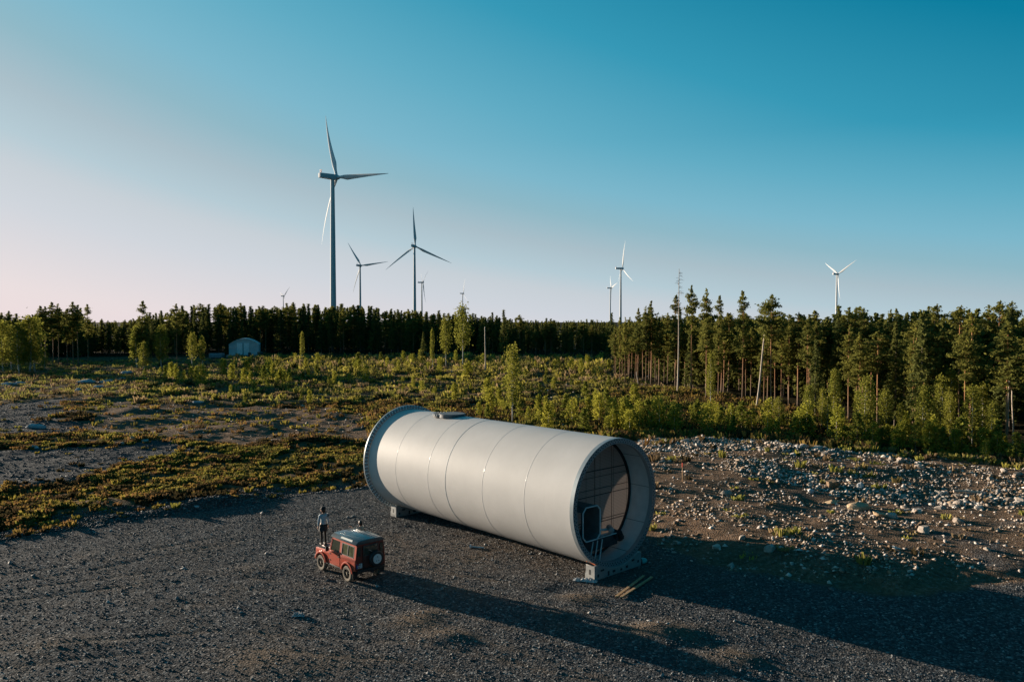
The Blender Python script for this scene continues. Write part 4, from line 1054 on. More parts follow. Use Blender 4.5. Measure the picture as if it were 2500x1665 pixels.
for i in range(9):
    px = 1880+ (2470-1880)*(i+random.random()*.8)/9; edge = float(np.interp(px, [1850, 2000, 2200, 2350, 2500], [1068, 1084, 1104, 1118, 1134])); X0, Y0 = at(px, edge-random.uniform(8, 26)); hh = random.uniform(3.6, 6.5)
    tree('birch_tree', X0, Y0, hh, ('low' if hh < 4.5 else 'middling' if hh < 5.5 else 'tall')+' leafy birch at the right wood foot, '+('below the lone turbine', 'right of the lone turbine', 'left of the broad shaggy pine', 'under the broad shaggy pine', 'between broad pine and small round birch', 'by the small round birch', 'by the taller full birch', 'left of the twin lit trunks', 'near the right photo edge')[i], gB, random.choice((0, 3)), wide=random.uniform(.9, 1.35))
gC = 'birches standing in the clearing'
named('birch_tree', zC(565, 850), zC(570, 215), 'tall birch with bare white trunk and high crown, in the clearing behind the tube', 1, 1.0, gC)
named('birch_tree', zC(385, 870), zC(380, 360), 'birch with thin crown left of the tall white trunked birch', 1, .85, gC)
named('birch_tree', zC(1095, 1420), zC(1110, 625), 'bushy birch rising directly behind the white tube', 0, .95, gC)
named('birch_tree', zC(240, 900), zC(240, 460), 'slender young pine-like birch left of the clearing birches', 2, .5, gC)
named('birch_tree', (738, 885), (735, 815), 'light birch alone before the dark forest, right of the shed', 2, .8, gC)
named('spruce_tree', zC(145, 800), zC(145, 480), 'small dark spruce at the forest edge left of the clearing birches', 0, 1.1, gC)
named('spruce_tree', zC(1000, 760), zC(998, 238), 'pointed dark spruce rising above the forest line behind the tube', 1, 1.0, gC)
named('spruce_tree', (1493, 870), (1491, 762), 'dark spruce tip in front of the small turbine right of centre', 0, 1.0, gC)
gD = 'trees at the left wood edge'
named('pine_tree', (350, 905), (352, 737), 'tall lone pine with tiered branches above the left woods', 3, 1.05, gD)
named('pine_tree', (432, 905), (440, 743), 'pine with bushy top right of the lone tiered pine', 0, 1.0, gD)
named('pine_tree', (215, 885), (216, 743), 'pointed pine at the right end of the tall left clump', 3, 1.0, gD)
for i, (bx, tp_, vv) in enumerate(((101, 748, 3), (112, 750, 0), (129, 738, 3), (143, 741, 1), (165, 752, 3), (179, 736, 3), (192, 744, 0))):
    named('pine_tree', (bx, 890), (bx, tp_), 'pine number %s from the left in the tall clump near the left edge' % ('one', 'two', 'three', 'four', 'five', 'six', 'seven')[i], vv, 1.1, gD)
for i, (bx, by, tp_, vv, wd) in enumerate(((8, 910, 788, 3, 1.5), (28, 908, 800, 0, 1.4), (48, 912, 790, 3, 1.5), (72, 910, 775, 3, 1.6), (86, 908, 782, 0, 1.3), (108, 900, 850, 3, 1.5))):
    named('birch_tree', (bx, by), (bx, tp_), ('leafy sunlit birch at the left edge of the photo', 'second sunlit birch from the left edge', 'third sunlit birch from the left edge', 'tallest leafy birch at the left wood edge', 'birch at the right side of the sunlit left clump', 'low bushy birch right of the sunlit left clump')[i], vv, wd, gD)
for i, (bx, by, tp_, vv, wd) in enumerate(((335, 905, 800, 2, 1.6), (352, 908, 840, 3, 1.6), (395, 905, 800, 0, 1.4), (470, 903, 815, 1, .9), (493, 900, 822, 2, .9))):
    named('birch_tree', (bx, by), (bx, tp_), ('drooping birch at the left corner of the middle woods', 'low bright birch at the foot of the middle woods', 'birch below the two tall pines left of the shed', 'pale birch between the bushy pine and the shed', 'thin pale birch nearest the shed on its left')[i], vv, wd, gD)

# dead trees
def dead(name, base, top, label, r0=.17, branches=26, spread=1.6, broken=False, group='dead trunks'):
    X0, Y0 = at(*base); H = CAMH+(HOR-top[1])/FPX*Y0; X1 = (top[0]-1250)/FPX*Y0; dx = X1-X0
    b = MB(); r = np.random.default_rng(int(base[0]))
    P = [(dx*t_+.08*math.sin(t_*5), .05*math.sin(t_*4), -.4+(H+.4)*t_) for t_ in np.linspace(0, 1, 8)]
    b.path(P, [r0*(1-.82*t_) if not broken else r0*(1-.3*t_) for t_ in np.linspace(0, 1, 8)], 8)
    root = empty(name, (X0, Y0, gz(X0, Y0))); b.build('trunk', M['deadwood'], root, smooth=True)
    if branches:
        b = MB()
        for i in range(branches):
            t_ = .62+.37*r.random() if not broken else .5+.5*r.random(); a = r.random()*6.28; L = spread*(1.15-t_)*(1.4+r.random())*.8
            p = Vector((dx*t_, 0, H*t_)); q = p+Vector((math.cos(a)*L, math.sin(a)*L, L*(.1-.3*r.random()))); b.bar(p, q, .028, .008, n=4, caps=False)
            b.bar(p.lerp(q, .6), p.lerp(q, .6)+Vector((r.normal()*.3, r.normal()*.3, -.25)), .012, .005, n=3, caps=False)
        b.build('branches', M['bark'], root)
    tag(root, label, 'dead tree', group)
dead('dead_tree', zA(615, 1105), zA(628, 190), 'tall bare dead spar with pale trunk and thin dry twigs at its top', .17, 60, 1.7)
dead('dead_tree', zA(1190, 1215), zA(1262, 640), 'pale leaning dead trunk with broken top in the right forest', .15, 7, .8, True)
dead('dead_tree', zB(1580, 1490), zB(1625, 975), 'leaning pale snag at the far right wood edge', .11, 3, .6, True)
dead('dead_tree', zB(1640, 1480), zB(1645, 1030), 'thin upright grey snag right of the leaning one', .08, 3, .4, True)
dead('dead_tree', zB(320, 1150), zB(322, 900), 'short pale bare trunk behind the thin birches below the lone turbine', .1, 0, 0, True)
dead('dead_tree', zB(875, 1160), zB(880, 900), 'bare pale trunk in the dark middle of the far right woods', .13, 3, .5, True)
dead('dead_tree', zA(325, 1045), zA(318, 945), 'cut snag with pale top at the left edge of the right forest', .12, 0, 0, True)
dead('dead_tree', zA(1325, 1270), zA(1318, 1165), 'short white stump leaning at the foot of the right forest', .09, 0, 0, True)
dead('dead_tree', zC(803, 930), zC(805, 425), 'bare brown pole-like dead trunk alone in the clearing', .17, 0, 0, True)
dead('dead_tree', zB(1045, 1440), zB(1050, 1320), 'forked white dead stem among the far right birches', .07, 4, .5, True)

# forests filled in behind their front lines
def polyline_pt(L, f):
    d = [math.dist(L[i], L[i+1]) for i in range(len(L)-1)]; s = f*sum(d)
    for i, q in enumerate(d):
        if s <= q or i == len(d)-1: t_ = s/q; return L[i][0]+(L[i+1][0]-L[i][0])*t_, L[i][1]+(L[i+1][1]-L[i][1])*t_
        s -= q
def fill(front, n, rows, gap, skyline, kinds, labels, group, jitter=1.2, hv=.10, lm=None):
    hv *= 1.9
    L = [at(*p) for p in front]; cnt = 0
    for j in range(rows):
        for i in range(n):
            X0, Y0 = polyline_pt(L, (i+random.random())/n); k = 1+(j*gap+random.uniform(0, gap))/math.hypot(X0, Y0)
            X0, Y0 = X0*k+random.uniform(-jitter, jitter), Y0*k
            px = 1250+X0/Y0*FPX
            top = np.interp(px, [s_[0] for s_ in skyline], [s_[1] for s_ in skyline])
            Hm = CAMH+(HOR-top)/FPX*Y0; H = Hm*(1+.06-hv*random.random()**1.3)*(1.07 if random.random() < .08 else 1)
            if j == 0: H *= random.uniform(.62, .98) if Y0 > 240 else random.uniform(.80, 1.0)
            if j > 1 and Y0 > 240: H *= random.uniform(.93, 1.03)+(.08 if random.random() < .12 else 0)
            if H < 4: continue
            kd = random.choices([q[0] for q in kinds], [q[1] for q in kinds])[0]
            if kd == 'birch_tree': H *= .72
            near = lm[int(np.searchsorted([q[0] for q in lm], px))-1][1] if lm else ''; dp = ('front row ', 'inner ', 'inner ', 'hindmost ')[min(j, 3)]
            tree(kd, X0, Y0, H, wide=random.uniform(.95, 1.4) if Y0 > 240 else random.uniform(.75, 1.35), label=dp+labels[kd]+' '+near, group=dp+near+' '+group+{'pine_tree': ', pines', 'spruce_tree': ', spruces', 'birch_tree': ', birches'}[kd]); cnt += 1
    return cnt
FR = [(1500, 928), (1560, 940), (1657, 958), (1805, 985), (1965, 1015), (2124, 1052), (2283, 1085), (2500, 1112), (2640, 1128)]
SKR = [(1500, 800), (1530, 784), (1560, 782), (1600, 780), (1660, 776), (1800, 778), (1900, 778), (2000, 771), (2080, 764), (2180, 765), (2260, 755), (2330, 762), (2400, 750), (2500, 765), (2640, 765)]
fill(FR, 36, 4, 9, SKR, [('pine_tree', .93), ('spruce_tree', .07)], {'pine_tree': 'pine of the right forest', 'spruce_tree': 'spruce of the right forest'}, 'in the right forest', 1.4, .11, [(0, 'left of the dead spar'), (1650, 'between the dead spar and the leaning trunk'), (1860, 'between the leaning trunk and the lone turbine'), (2045, 'just right of the lone turbine'), (2180, 'left of the twin lit trunks'), (2370, 'right of the twin lit trunks')])
FM = [(230, 868), (330, 868), (560, 864), (700, 862), (900, 863), (1100, 865), (1300, 867), (1500, 869)]
SKM = [(300, 790), (330, 775), (400, 765), (480, 757), (520, 745), (600, 752), (700, 750), (850, 748), (950, 757), (1050, 765), (1150, 770), (1250, 776), (1300, 784), (1500, 786), (1530, 786)]
fill(FM, 62, 4, 9, SKM, [('pine_tree', .40), ('spruce_tree', .60)], {'pine_tree': 'pine of the long dark forest', 'spruce_tree': 'spruce of the long dark forest'}, 'in the forest behind the clearing', 1.5, .05, [(0, 'left of the arched shed'), (555, 'behind the arched shed'), (640, 'left of the largest turbine'), (790, 'below the largest turbine'), (900, 'below the second tallest turbine'), (1060, 'behind the clearing birches'), (1180, 'behind the pole-like dead trunk'), (1300, 'left of the right forest')])
FL = [(-60, 880), (0, 878), (60, 876), (130, 874), (230, 872)]
SKL = [(-60, 770), (0, 768), (60, 780), (90, 770), (110, 765), (200, 765), (225, 785), (330, 788)]
fill(FL, 14, 3, 9, SKL, [('pine_tree', .35), ('spruce_tree', .65)], {'pine_tree': 'pine of the left woods', 'spruce_tree': 'spruce of the left woods'}, 'in the left woods', 1.5, .05, [(-500, 'behind the sunlit birches'), (90, 'below the tall clump'), (225, 'in the low dark gap')])

# the rest of the wood, reading as one mass
def merged_wood():
    Vs = []; Fs = []; off = 0; base = []
    for s in range(4):
        r = np.random.default_rng(700+s)
        C, _ = pine_crown(r, 15, .06, 1.9, 44) if s < 2 else (spruce_crown(r, 15, .04, 1.9, 44), None)
        V, F_ = cards(C, .36, r, .3); base.append((V, F_))
    r = np.random.default_rng(9); k = 0
    def put(x_, y_, H):
        nonlocal off
        V, F_ = base[r.integers(4)]; a = r.random()*6.28; c, s_ = math.cos(a), math.sin(a); q = H/15
        W_ = np.empty_like(V); W_[:, 0] = (V[:, 0]*c-V[:, 1]*s_)*q+x_; W_[:, 1] = (V[:, 0]*s_+V[:, 1]*c)*q+y_; W_[:, 2] = V[:, 2]*q
        Vs.append(W_); Fs.append(F_+off); off += len(V)
    for L, n, rows, gap, off0, sk in ((FR, 44, 8, 8, 16, SKR), (FM, 66, 5, 12, 30, SKM), (FL, 22, 6, 9, 8, SKL), ([(-900, 900), (-500, 890), (-60, 895)], 24, 5, 10, 0, SKL), ([(2640, 1128), (3000, 1180), (3500, 1260)], 18, 6, 9, 0, SKR)):
        P = [at(*p) for p in L]
        for j in range(rows):
            for i in range(n):
                X0, Y0 = polyline_pt(P, (i+r.random())/n); q = 1+(off0+j*gap+r.random()*gap)/math.hypot(X0, Y0); X0, Y0 = X0*q, Y0*q
                top = np.interp(1250+X0/Y0*FPX, [s_[0] for s_ in sk], [s_[1] for s_ in sk]); H = (CAMH+(HOR-top)/FPX*Y0)*(1.0-.11*abs(r.standard_normal()))
                put(X0, Y0, max(8, min(18, H)))
    # far canopy
    for i in range(420):
        yy = 420+r.random()**2*2500; xx = (r.random()*2-1)*yy*.85; put(xx, yy, 11.5+r.random()*1.0)
    return fastmesh('forest', np.concatenate(Vs), np.concatenate(Fs), M['spruce'])
fo = link('forest', merged_wood()); tag(fo, 'mass of dark conifers deep in the forest behind the trees that can be told apart', 'forest', kind='stuff')

# saplings
SAP = [  # region polygon bounds in px (x0,x1,y0,y1), n, Hmin, Hmax, kinds, label where
 ((1470, 2480), (1010, 1125), 84, 1.6, 3.6, (.6, .4), 'at the foot of the right forest', 'R'),
 ((1130, 1560), (985, 1060), 34, 1.5, 3.6, (.6, .4), 'behind the white tube', 'B'),
 ((640, 1500), (880, 925), 95, 1.6, 3.8, (.75, .25), 'along the far side of the clearing', 'F'),
 ((330, 900), (900, 945), 60, 1.5, 3.8, (.8, .2), 'in the left part of the clearing', 'L'),
 ((560, 1500), (930, 990), 60, .9, 2.3, (.7, .3), 'scattered in the middle of the clearing', 'M')]
nb = 0; ns_ = 0
for (x0, x1), (y0, y1), n, h0, h1, wts, where, key in SAP:
    for i in range(n):
        for _ in range(20):
            px = random.uniform(x0, x1); py = random.uniform(y0, y1)
            if key == 'R':
                edge = np.interp(px, [1480, 1600, 1700, 1850, 2000, 2200, 2350, 2500], [1062, 1064, 1062, 1072, 1088, 1108, 1122, 1138]); py = edge-abs(random.gauss(0, 1))*16-2
            if key == 'B' and (px < 1300 and py > 1035): continue
            break
        X0, Y0 = at(px, py)
        if key in 'FLM' and fbm(np.array([X0/11]), np.array([Y0/11]), 2, 88)[0] < .50 and random.random() < .8: continue
        kd = random.choices(('young_birch', 'young_pine'), wts)[0]; H = h0+(h1-h0)*random.random()**1.3
        size = 'waist-high' if H < 1.5 else 'man-high' if H < 2.1 else 'rather tall' if H < 2.8 else 'tall'; px1 = 1250+X0/Y0*FPX
        marks = [(0, 'in the low gap of the left woods'), (300, 'below the tall tiered pine'), (455, 'left of the shed'), (555, 'before the shed'), (650, 'left of the largest turbine'), (775, 'below the largest turbine'), (870, 'below the second tallest turbine'), (1060, 'near the white trunked birch'), (1180, 'near the pole-like dead trunk'), (1290, 'beside the pale logs'), (1440, 'at the corner of the right forest'), (1580, 'beneath the dead spar'), (1740, 'beneath the tall pines'), (1870, 'right of the leaning trunk'), (2000, 'below the lone turbine'), (2160, 'in the far right woods'), (2330, 'by the twin lit trunks')]
        nr = marks[int(np.searchsorted([q[0] for q in marks], px1))-1][1]
        tree(kd, X0, Y0, H, size+(' birch sapling ' if kd == 'young_birch' else ' pine sapling ')+nr+', '+where.replace('along the far side of the clearing', 'far in the clearing').replace('scattered in the middle', 'amid').replace('in the left part of the clearing', 'left clearing').replace('at the foot of the right forest', 'wood edge'), size+(' young birches ' if kd == 'young_birch' else ' young pines ')+nr+' '+where, wide=random.uniform(.9, 1.4))
for px, py, H, lab in ((565, 932, 3.4, 'largest bright young birch in the left part of the clearing'), (612, 940, 2.6, 'narrow young birch right of the largest one in the left clearing'), (1190, 985, 3.6, 'full young birch left of the bushy birch behind the tube'), (1110, 985, 2.8, 'young birch above the round covers on the tube'), (1395, 912, 3.2, 'round young pine-green sapling beside the pale logs')):
    X0, Y0 = at(px, py); tree('young_birch', X0, Y0, H, lab, 'larger young birches in the clearing', wide=1.3)

# ground cover
def tufts(n, sampler, h0, h1, blades, seed, pal, spread=.25, dens=None):
    r = np.random.default_rng(seed); x_, y_ = sampler(r, n); z_ = height(x_, y_)
    n = len(x_); m = blades; ctr = np.repeat(np.stack([x_, y_, z_], 1), m, 0); N_ = n*m
    hh = np.repeat(h0+(h1-h0)*r.random(n)**2, m)*(.5+.8*r.random(N_)); a = r.random(N_)*6.283; rad = spread*np.repeat(.5+r.random(n), m)*np.sqrt(r.random(N_))
    p = ctr+np.stack([np.cos(a)*rad, np.sin(a)*rad, -.02+0*a], 1)
    b2 = r.random(N_)*6.283; w = (.035+.05*r.random(N_))*(1+hh)
    if h1 > 1.2: hl = hh*r.random(N_)*.8; p[:, 2] += hl; hh = hh*.35+.05
    side = np.stack([np.cos(b2)*w, np.sin(b2)*w, 0*w], 1); lean = np.stack([np.cos(a)*hh*.35, np.sin(a)*hh*.35, hh], 1)
    V = np.stack([p-side, p+side, p+lean+side*.6, p+lean-side*.6], 1).reshape(-1, 3)
    pc = np.array(pal)[np.clip((fbm(x_/4, y_/4, 3, seed+5)*1.7-.35+.25*r.standard_normal(n))*len(pal), 0, len(pal)-1).astype(int)]
    c = np.repeat(np.repeat(pc*(.75+.5*r.random((n, 1))), m, 0), 4, 0)
    return V, c
GREEN = [(.055, .044, .022), (.10, .065, .034), (.20, .115, .045), (.24, .16, .045), (.28, .225, .048), (.20, .185, .04), (.13, .115, .038)]
HEATH = [(.08, .06, .032), (.18, .125, .07), (.24, .185, .075), (.28, .25, .07), (.33, .30, .07), (.31, .22, .13), (.21, .205, .055)]
BRUSH = [(.12, .11, .04), (.20, .18, .05), (.29, .25, .055), (.38, .33, .07), (.32, .23, .12)]
def samp(px0, px1, py0, py1, keep):
    def f(r, n):
        xs = []; ys = []; got = 0
        A = at(px0, py0); 
        while got < n:
            # uniform over ground inside a wedge
            ymax = at(0, py0)[1]; ymin = at(0, py1)[1]
            yy = np.sqrt(r.random(n*2)*(ymax**2-ymin**2)+ymin**2); q = (px0+(px1-px0)*r.random(n*2)-1250)/FPX; xx = q*yy
            k = keep(xx, yy, r); xs.append(xx[k]); ys.append(yy[k]); got += k.sum()
        return np.concatenate(xs)[:n], np.concatenate(ys)[:n]
    return f
def keepveg(th):
    def f(x_, y_, r):
        pad, r1, r2, dirt, rock = zones(x_, y_)
        p = np.where(pad > .5, 1, 0)*np.where(r1 > .5, 1, np.where(r1 > -.9, .12, .012))*np.where(r2 > .8, 1, np.where(r2 > -1, .12, .012))
        p = p*np.where((pad < 3.2) & (x_ < 0), .22, 1)*np.where(dirt < 0, .05, 1)*np.where(rock < 0, .035, 1)
        p = p*np.where(fbm(x_/2.5, y_/2.5, 3, 77) > th, 1, .10)
        q = 1250+x_/y_*FPX; yf = np.interp(q, [p_[0] for p_ in FR], [at(*p_)[1] for p_ in FR]); p = p*np.where((q > 1490) & (y_ > yf+3), 0, 1)
        return r.random(len(x_)) < p
    return f
parts = [tufts(9500, samp(-150, 1000, 1085, 1320, keepveg(.49)), .06, .34, 22, 61, GREEN, .22),
         tufts(5200, samp(-150, 1050, 985, 1085, keepveg(.52)), .08, .42, 16, 62, GREEN, .35),
         tufts(10500, samp(-100, 1650, 880, 985, keepveg(.50)), .12, .65, 14, 63, HEATH, .55),
         tufts(1900, samp(560, 1560, 872, 925, keepveg(.44)), .5, 1.5, 46, 68, BRUSH, .7),
         tufts(1000, samp(330, 1560, 925, 985, keepveg(.52)), .3, .9, 40, 69, BRUSH, .5),
         tufts(4500, samp(900, 1600, 985, 1070, keepveg(.38)), .10, .6, 18, 64, GREEN, .45),
         tufts(2200, samp(1480, 2600, 1050, 1400, keepveg(.45)), .10, .5, 20, 65, HEATH, .3),
         tufts(6000, samp(1480, 2640, 960, 1110, keepveg(.35)), .15, .8, 16, 66, GREEN, .6)]
V = np.concatenate([p[0] for p in parts]); c = np.concatenate([p[1] for p in parts]); F = np.arange(len(V)).reshape(-1, 4)
gc = link('ground_cover', fastmesh('ground_cover', V, F, M['tuft'], False, c)); tag(gc, 'low heather, moss and grass in green, yellow and rust covering the rough ground', 'ground cover', kind='stuff')

# ------------------------------------------------------------------ stones
def stone_mat():
    m, n, b = new_mat('granite'); oi = N(n, 'ShaderNodeObjectInfo'); t_ = noise(n, 2.5, 5)
    c = rampn(n, oi.outputs['Random'], [(0, (.24, .19, .15)), (.4, (.37, .305, .25)), (.75, (.52, .455, .40)), (1, (.30, .19, .12))])
    c = mixc(n, rampn(n, t_.outputs[0], [(.45, 0.0), (.75, .7)]), c, mixc(n, 1.0, c, (.55, .5, .45), 'MULTIPLY'))
    n.links.new(c, b.inputs['Base Color']); b.inputs['Roughness'].default_value = .8
    bp = N(n, 'ShaderNodeBump'); bp.inputs['Strength'].default_value = .5; bp.inputs['Distance'].default_value = .03; t2 = noise(n, 12, 3); n.links.new(t2.outputs[0], bp.inputs['Height']); n.links.new(bp.outputs[0], b.inputs['Normal'])
    return m
M['stone'] = stone_mat(); M['tanstone'] = plain('tan_granite', (.46, .32, .19), .8, var=.2, bump=.4); M['brownstone'] = plain('brown_boulder', (.22, .14, .08), .85, var=.3, bump=.5)
M['whitestone'] = plain('pale_granite', (.55, .55, .55), .8, var=.15, bump=.4); M['greyslab'] = plain('blue_grey_rock', (.38, .40, .42), .75, var=.2, bump=.4)
def rockmesh(seed, sub=2, mat=None, cuts=13):
    bm = bmesh.new(); bmesh.ops.create_icosphere(bm, subdivisions=sub, radius=1); r = np.random.default_rng(seed)
    pl_ = [(Vector(r.standard_normal(3)).normalized(), .42+.38*r.random()) for _ in range(cuts)]
    for v in bm.verts:
        for nrm, d in pl_:
            e = v.co.dot(nrm)-d
            if e > 0: v.co -= nrm*e*.97
        v.co *= 1.12+.03*r.standard_normal()
    me = bpy.data.meshes.new('rock'); bm.to_mesh(me); bm.free(); me.materials.append(mat or M['stone']); return me
RM = [rockmesh(s) for s in range(8)]
def rock(px, py, sx_, sy_, sz_, label, group, mat=None, seed=None, me=None, rz=None, xy=None):
    X0, Y0 = xy or at(px, py); me = me or (rockmesh(seed or int(px), 3, mat) if mat else random.choice(RM))
    o = link('rock', me); o.location = (X0, Y0, gz(X0, Y0)+sz_*.18); o.scale = (sx_, sy_, sz_); o.rotation_euler = (random.uniform(-.2, .2), random.uniform(-.2, .2), random.random()*6.28 if rz is None else rz)
    return tag(o, label, 'rock', group)
GR = 'boulders one can tell apart'
for a in ((2097, 1252, .78, .5, .42, 'large tan boulder, the biggest in the stony field at right', GR, M['tanstone'], 3, None, .1), (2030, 1203, .62, .5, .5, 'dark brown boulder above left of the large tan one', GR, M['brownstone'], 5, None, 0.3), (2032, 1236, .6, .35, .25, 'flat pale boulder left of the large tan one', GR, M['tanstone'], 6, None, 0),
          (2145, 1275, .5, .4, .3, 'pale block just right below the large tan boulder', GR, M['tanstone'], 8, None, .5), (2178, 1277, .4, .3, .26, 'pinkish block at the right of the pair below the tan boulder', GR, M['stone'], 9, None, .2), (2100, 1203, .22, .2, .36, 'upright white stone above the large tan boulder', GR, M['whitestone'], 10, None, 0),
          (1980, 1216, .25, .22, .24, 'bright round white stone below left of the brown boulder', GR, M['whitestone'], 12, None, 0), (1868, 1167, .28, .22, .2, 'round white stone at the left of the stony ridge', GR, M['whitestone'], 13, None, 0), (1490, 1056, .38, .3, .62, 'pale upright rock standing behind the near end of the tube', GR, M['whitestone'], 14, None, 0),
          (1488, 1062, .5, .3, .3, 'low rock at the foot of the upright rock behind the tube', GR, M['greyslab'], 15, None, 0), (326, 1080, .42, .35, .5, 'tan block at the tip of the left gravel track', GR, M['tanstone'], 16, None, .3), (300, 1088, .3, .25, .2, 'small pinkish stone beside the tan block by the left track', GR, M['stone'], 17, None, 0), (355, 1082, .4, .3, .2, 'flat pale stone right of the tan block by the left track', GR, M['stone'], 18, None, 0),
          (82, 1043, 1.3, .8, .4, 'low blue grey rock beside the upper left track', GR, M['greyslab'], 19, None, .2), (305, 916, 1.8, 1.0, .7, 'long grey rock slab at the left edge of the clearing', GR, M['greyslab'], 20, None, 0), (297, 931, 1.0, .7, .5, 'smaller grey slab just below the long one', GR, M['greyslab'], 21, None, 0),
          (210, 938, 1.6, 1.0, .6, 'grey rock slab with a dark side left of the clearing', GR, M['greyslab'], 22, None, .4), (262, 936, 1.8, 1.0, .5, 'broad dark grey outcrop between the slabs', GR, M['greyslab'], 23, None, .1), (238, 948, 1.0, .6, .4, 'flat grey slab in front of the outcrop', GR, M['greyslab'], 24, None, .1), (193, 955, .6, .5, .5, 'rounded grey stone left of the slabs', GR, M['greyslab'], 25, None, 0),
          (28, 939, 2.0, 1.0, .5, 'pale blue slab at the far left edge', GR, M['greyslab'], 26, None, .1), (52, 932, 1.8, .6, .35, 'thin flat slab behind the one at the far left edge', GR, M['greyslab'], 27, None, .1), (480, 985, .9, .6, .35, 'grey stone on the brown mound left of centre', GR, M['greyslab'], 28, None, 0), (480, 1243, .22, .18, .12, 'grey stone on the berm above the gravel, left of the car', GR, M['greyslab'], 29, None, 0), (85, 1097, .5, .4, .25, 'pale stone at the upper rim of the left gravel track', GR, M['greyslab'], 30, None, 0)):
    rock(a[0], a[1], a[2], a[3], a[4], a[5], a[6], a[7], a[8], None, a[10])
r = np.random.default_rng(21); n_ = 0
ridge = lambda px: np.interp(px, [1820, 1900, 2000, 2100, 2250, 2450], [1160, 1180, 1195, 1215, 1225, 1225])
cl_ = [(r.uniform(1600, 2500), r.normal()*14, r.integers(2)) for _ in range(26)]
while n_ < 275:
    k = r.random()
    if k < .40: px = r.uniform(1600, 2500); py = np.interp(px, [1500, 1700, 2000, 2500], [1072, 1074, 1104, 1160])+abs(r.normal())*26
    elif k < .75: px = r.uniform(1820, 2480); py = ridge(px)+r.normal()*16
    else: px = r.uniform(1610, 2490); py = r.uniform(1110, 1380)
    if r.random() < .6:      # gathered in heaps
        c0 = cl_[r.integers(len(cl_))]; px = c0[0]+r.normal()*22; k = .2 if c0[2] else .6
        py = (np.interp(px, [1500, 1700, 2000, 2500], [1080, 1084, 1114, 1166])+abs(c0[1]) if c0[2] else ridge(px)+c0[1])+r.normal()*6
        if px < 1600 or px > 2500: continue
    if py < 1068: continue
    X0, Y0 = at(px, py)
    if sdf(PAD, np.array([X0]), np.array([Y0]))[0] < .3: continue
    s_ = (.08+.26*r.random()**2.5)*(1.3 if py < 1120 else 1.15)
    wh = 'along the foot of the right forest' if k < .40 else ('on the stony ridge at right' if k < .75 else 'in the brown field right of the tube')
    rock(px, py, s_*r.uniform(.9, 1.5), s_*r.uniform(.8, 1.2), s_*r.uniform(.6, 1.0), 'pale fist to head sized stone '+wh, 'loose stones '+wh); n_ += 1
# small stones nobody could count
def small_stones(n, sampler, s0, s1, seed, pal, sink=.25):
    r = np.random.default_rng(seed); x_, y_ = sampler(r, n); n = len(x_); z_ = height(x_, y_)
    O = np.array([(1,0,0),(0,1,0),(-1,0,0),(0,-1,0),(0,0,1),(0,0,-1)], float); OF = np.array([(0,1,4),(1,2,4),(2,3,4),(3,0,4),(1,0,5),(2,1,5),(3,2,5),(0,3,5)])
    s = s0+(s1-s0)*r.random(n)**2.5; dim = np.stack([s*(.8+.6*r.random(n)), s*(.7+.5*r.random(n)), s*(.5+.4*r.random(n))], 1)
    a = r.random(n)*6.283; V = O[None]*(1+.35*r.standard_normal((n, 6, 1)).clip(-1, 1))+.25*r.standard_normal((n, 6, 3)).clip(-1.2, 1.2)
    V = V*dim[:, None, :]; ca, sa = np.cos(a)[:, None], np.sin(a)[:, None]
    W_ = np.stack([V[..., 0]*ca-V[..., 1]*sa+x_[:, None], V[..., 0]*sa+V[..., 1]*ca+y_[:, None], V[..., 2]+(z_+dim[:, 2]*sink)[:, None]], -1).reshape(-1, 3)
    F_ = (OF[None]+np.arange(n)[:, None, None]*6).reshape(-1, 3)
    c_ = np.array(pal)[r.integers(len(pal), size=n)]*(.7+.6*r.random((n, 1))); return W_, F_, np.repeat(c_, 6, 0)
def stuff_stones(name, lst, label):
    V = []; F_ = []; C = []; o_ = 0
    for a in lst: V.append(a[0]); F_.append(a[1]+o_); C.append(a[2]); o_ += len(a[0])
    m, n, b = new_mat(name+'_surface'); at_ = N(n, 'ShaderNodeAttribute', attribute_name='tint'); n.links.new(at_.outputs['Color'], b.inputs['Base Color']); b.inputs['Roughness'].default_value = .85; b.inputs['Specular IOR Level'].default_value = .15
    o = link(name, fastmesh(name, np.concatenate(V), np.concatenate(F_), m, False, np.concatenate(C))); return tag(o, label, 'stones', kind='stuff')
PALE = [(.31, .255, .205), (.42, .355, .305), (.25, .185, .13), (.19, .13, .085), (.52, .465, .42)]; GREY = [(.060, .063, .068), (.082, .086, .092), (.125, .13, .134), (.052, .055, .060), (.19, .19, .185), (.085, .08, .072)]
kr = lambda x_, y_, r: (zones(x_, y_)[4] < .5) & (r.random(len(x_)) < np.where(fbm(x_/3, y_/3, 3, 41) > .5, 1, .16))
kd_ = lambda x_, y_, r: (zones(x_, y_)[3] < 2) & (r.random(len(x_)) < .8)
kp = lambda x_, y_, r: (zones(x_, y_)[0] < .2)
kb = lambda x_, y_, r: (zones(x_, y_)[0] > 0) & (zones(x_, y_)[0] < 4)
ktop = lambda x_, y_, r: (zones(x_, y_)[4] < .8) & (r.random(len(x_)) < np.where(fbm(x_/2.6, y_/2.6, 3, 43) > .42, 1, .15))
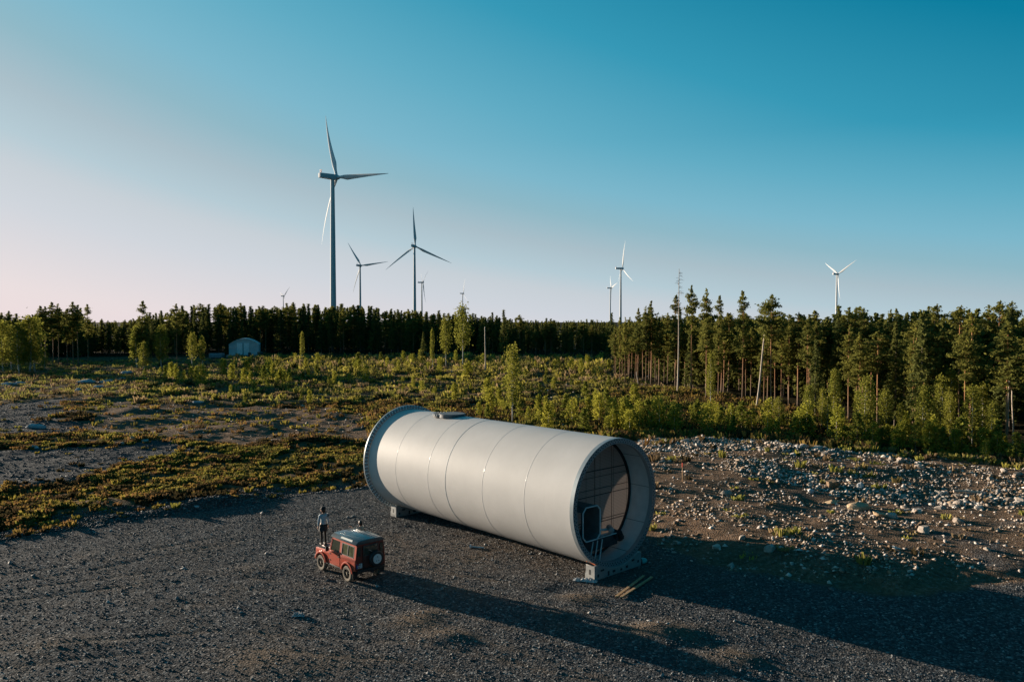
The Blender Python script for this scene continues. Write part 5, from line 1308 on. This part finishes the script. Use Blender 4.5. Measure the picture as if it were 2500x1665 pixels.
def krid(x_, y_, r):
    q = 1250+x_/y_*FPX; p_ = HOR+CAMH/y_*FPX; return (np.abs(p_-ridge(q)) < 7+16*r.random(len(x_))) & (q > 1800)
stuff_stones('stones', [small_stones(4200, samp(1560, 2620, 1066, 1120, ktop), .04, .24, 58, PALE), small_stones(2600, samp(1800, 2560, 1135, 1260, krid), .04, .24, 59, PALE), small_stones(14000, samp(1500, 2620, 1066, 1420, kr), .022, .15, 51, PALE), small_stones(1700, samp(60, 1000, 975, 1100, kd_), .03, .15, 52, PALE), small_stones(1200, samp(700, 1650, 890, 1060, lambda x_, y_, r: r.random(len(x_)) < .5), .08, .35, 53, PALE)], 'countless small pale stones strewn over the brown earth')
stuff_stones('gravel', [small_stones(60000, samp(-150, 2650, 1150, 1720, kp), .016, .055, 54, GREY, .1), small_stones(9000, samp(-150, 1000, 1180, 1330, kb), .03, .10, 55, GREY), small_stones(9000, samp(-200, 520, 980, 1200, lambda x_, y_, r: (zones(x_, y_)[1] < .6) | (zones(x_, y_)[2] < .8)), .03, .12, 57, GREY), small_stones(260, samp(-100, 2600, 1250, 1700, kp), .05, .12, 56, [(.2, .2, .2), (.3, .29, .28)])], 'loose dark grey crushed stone of the gravel yard')

# pale fallen logs in the clearing
for px, py, L_, a, lab in ((1340, 897, 3.0, .05, 'pale fallen log among saplings in the clearing'), (1350, 912, 1.2, -.2, 'short pale log piece in front of the longer one'), (1380, 921, 2.2, .1, 'thin pale log lying right of the short piece'), (1560, 915, 1.6, .0, 'pale broken log at the left edge of the right forest'), (2360, 1218, 1.6, -.35, 'bleached branch lying among stones at the right')):
    X0, Y0 = at(px, py); b = MB(); b.path([(-L_/2, 0, .1), (-L_/6, .05, .13), (L_/5, -.03, .12), (L_/2, 0, .16)], [.10, .11, .095, .06], 8); b.bar((L_*.1, 0, .15), (L_*.2, .25, .35), .03, .015, n=5)
    o = b.build('fallen_log', M['deadwood'], None, smooth=True); o.location = (X0, Y0, gz(X0, Y0)+.25); o.rotation_euler.z = a; tag(o, lab, 'log', 'fallen logs')

print('objects', len(bpy.data.objects))
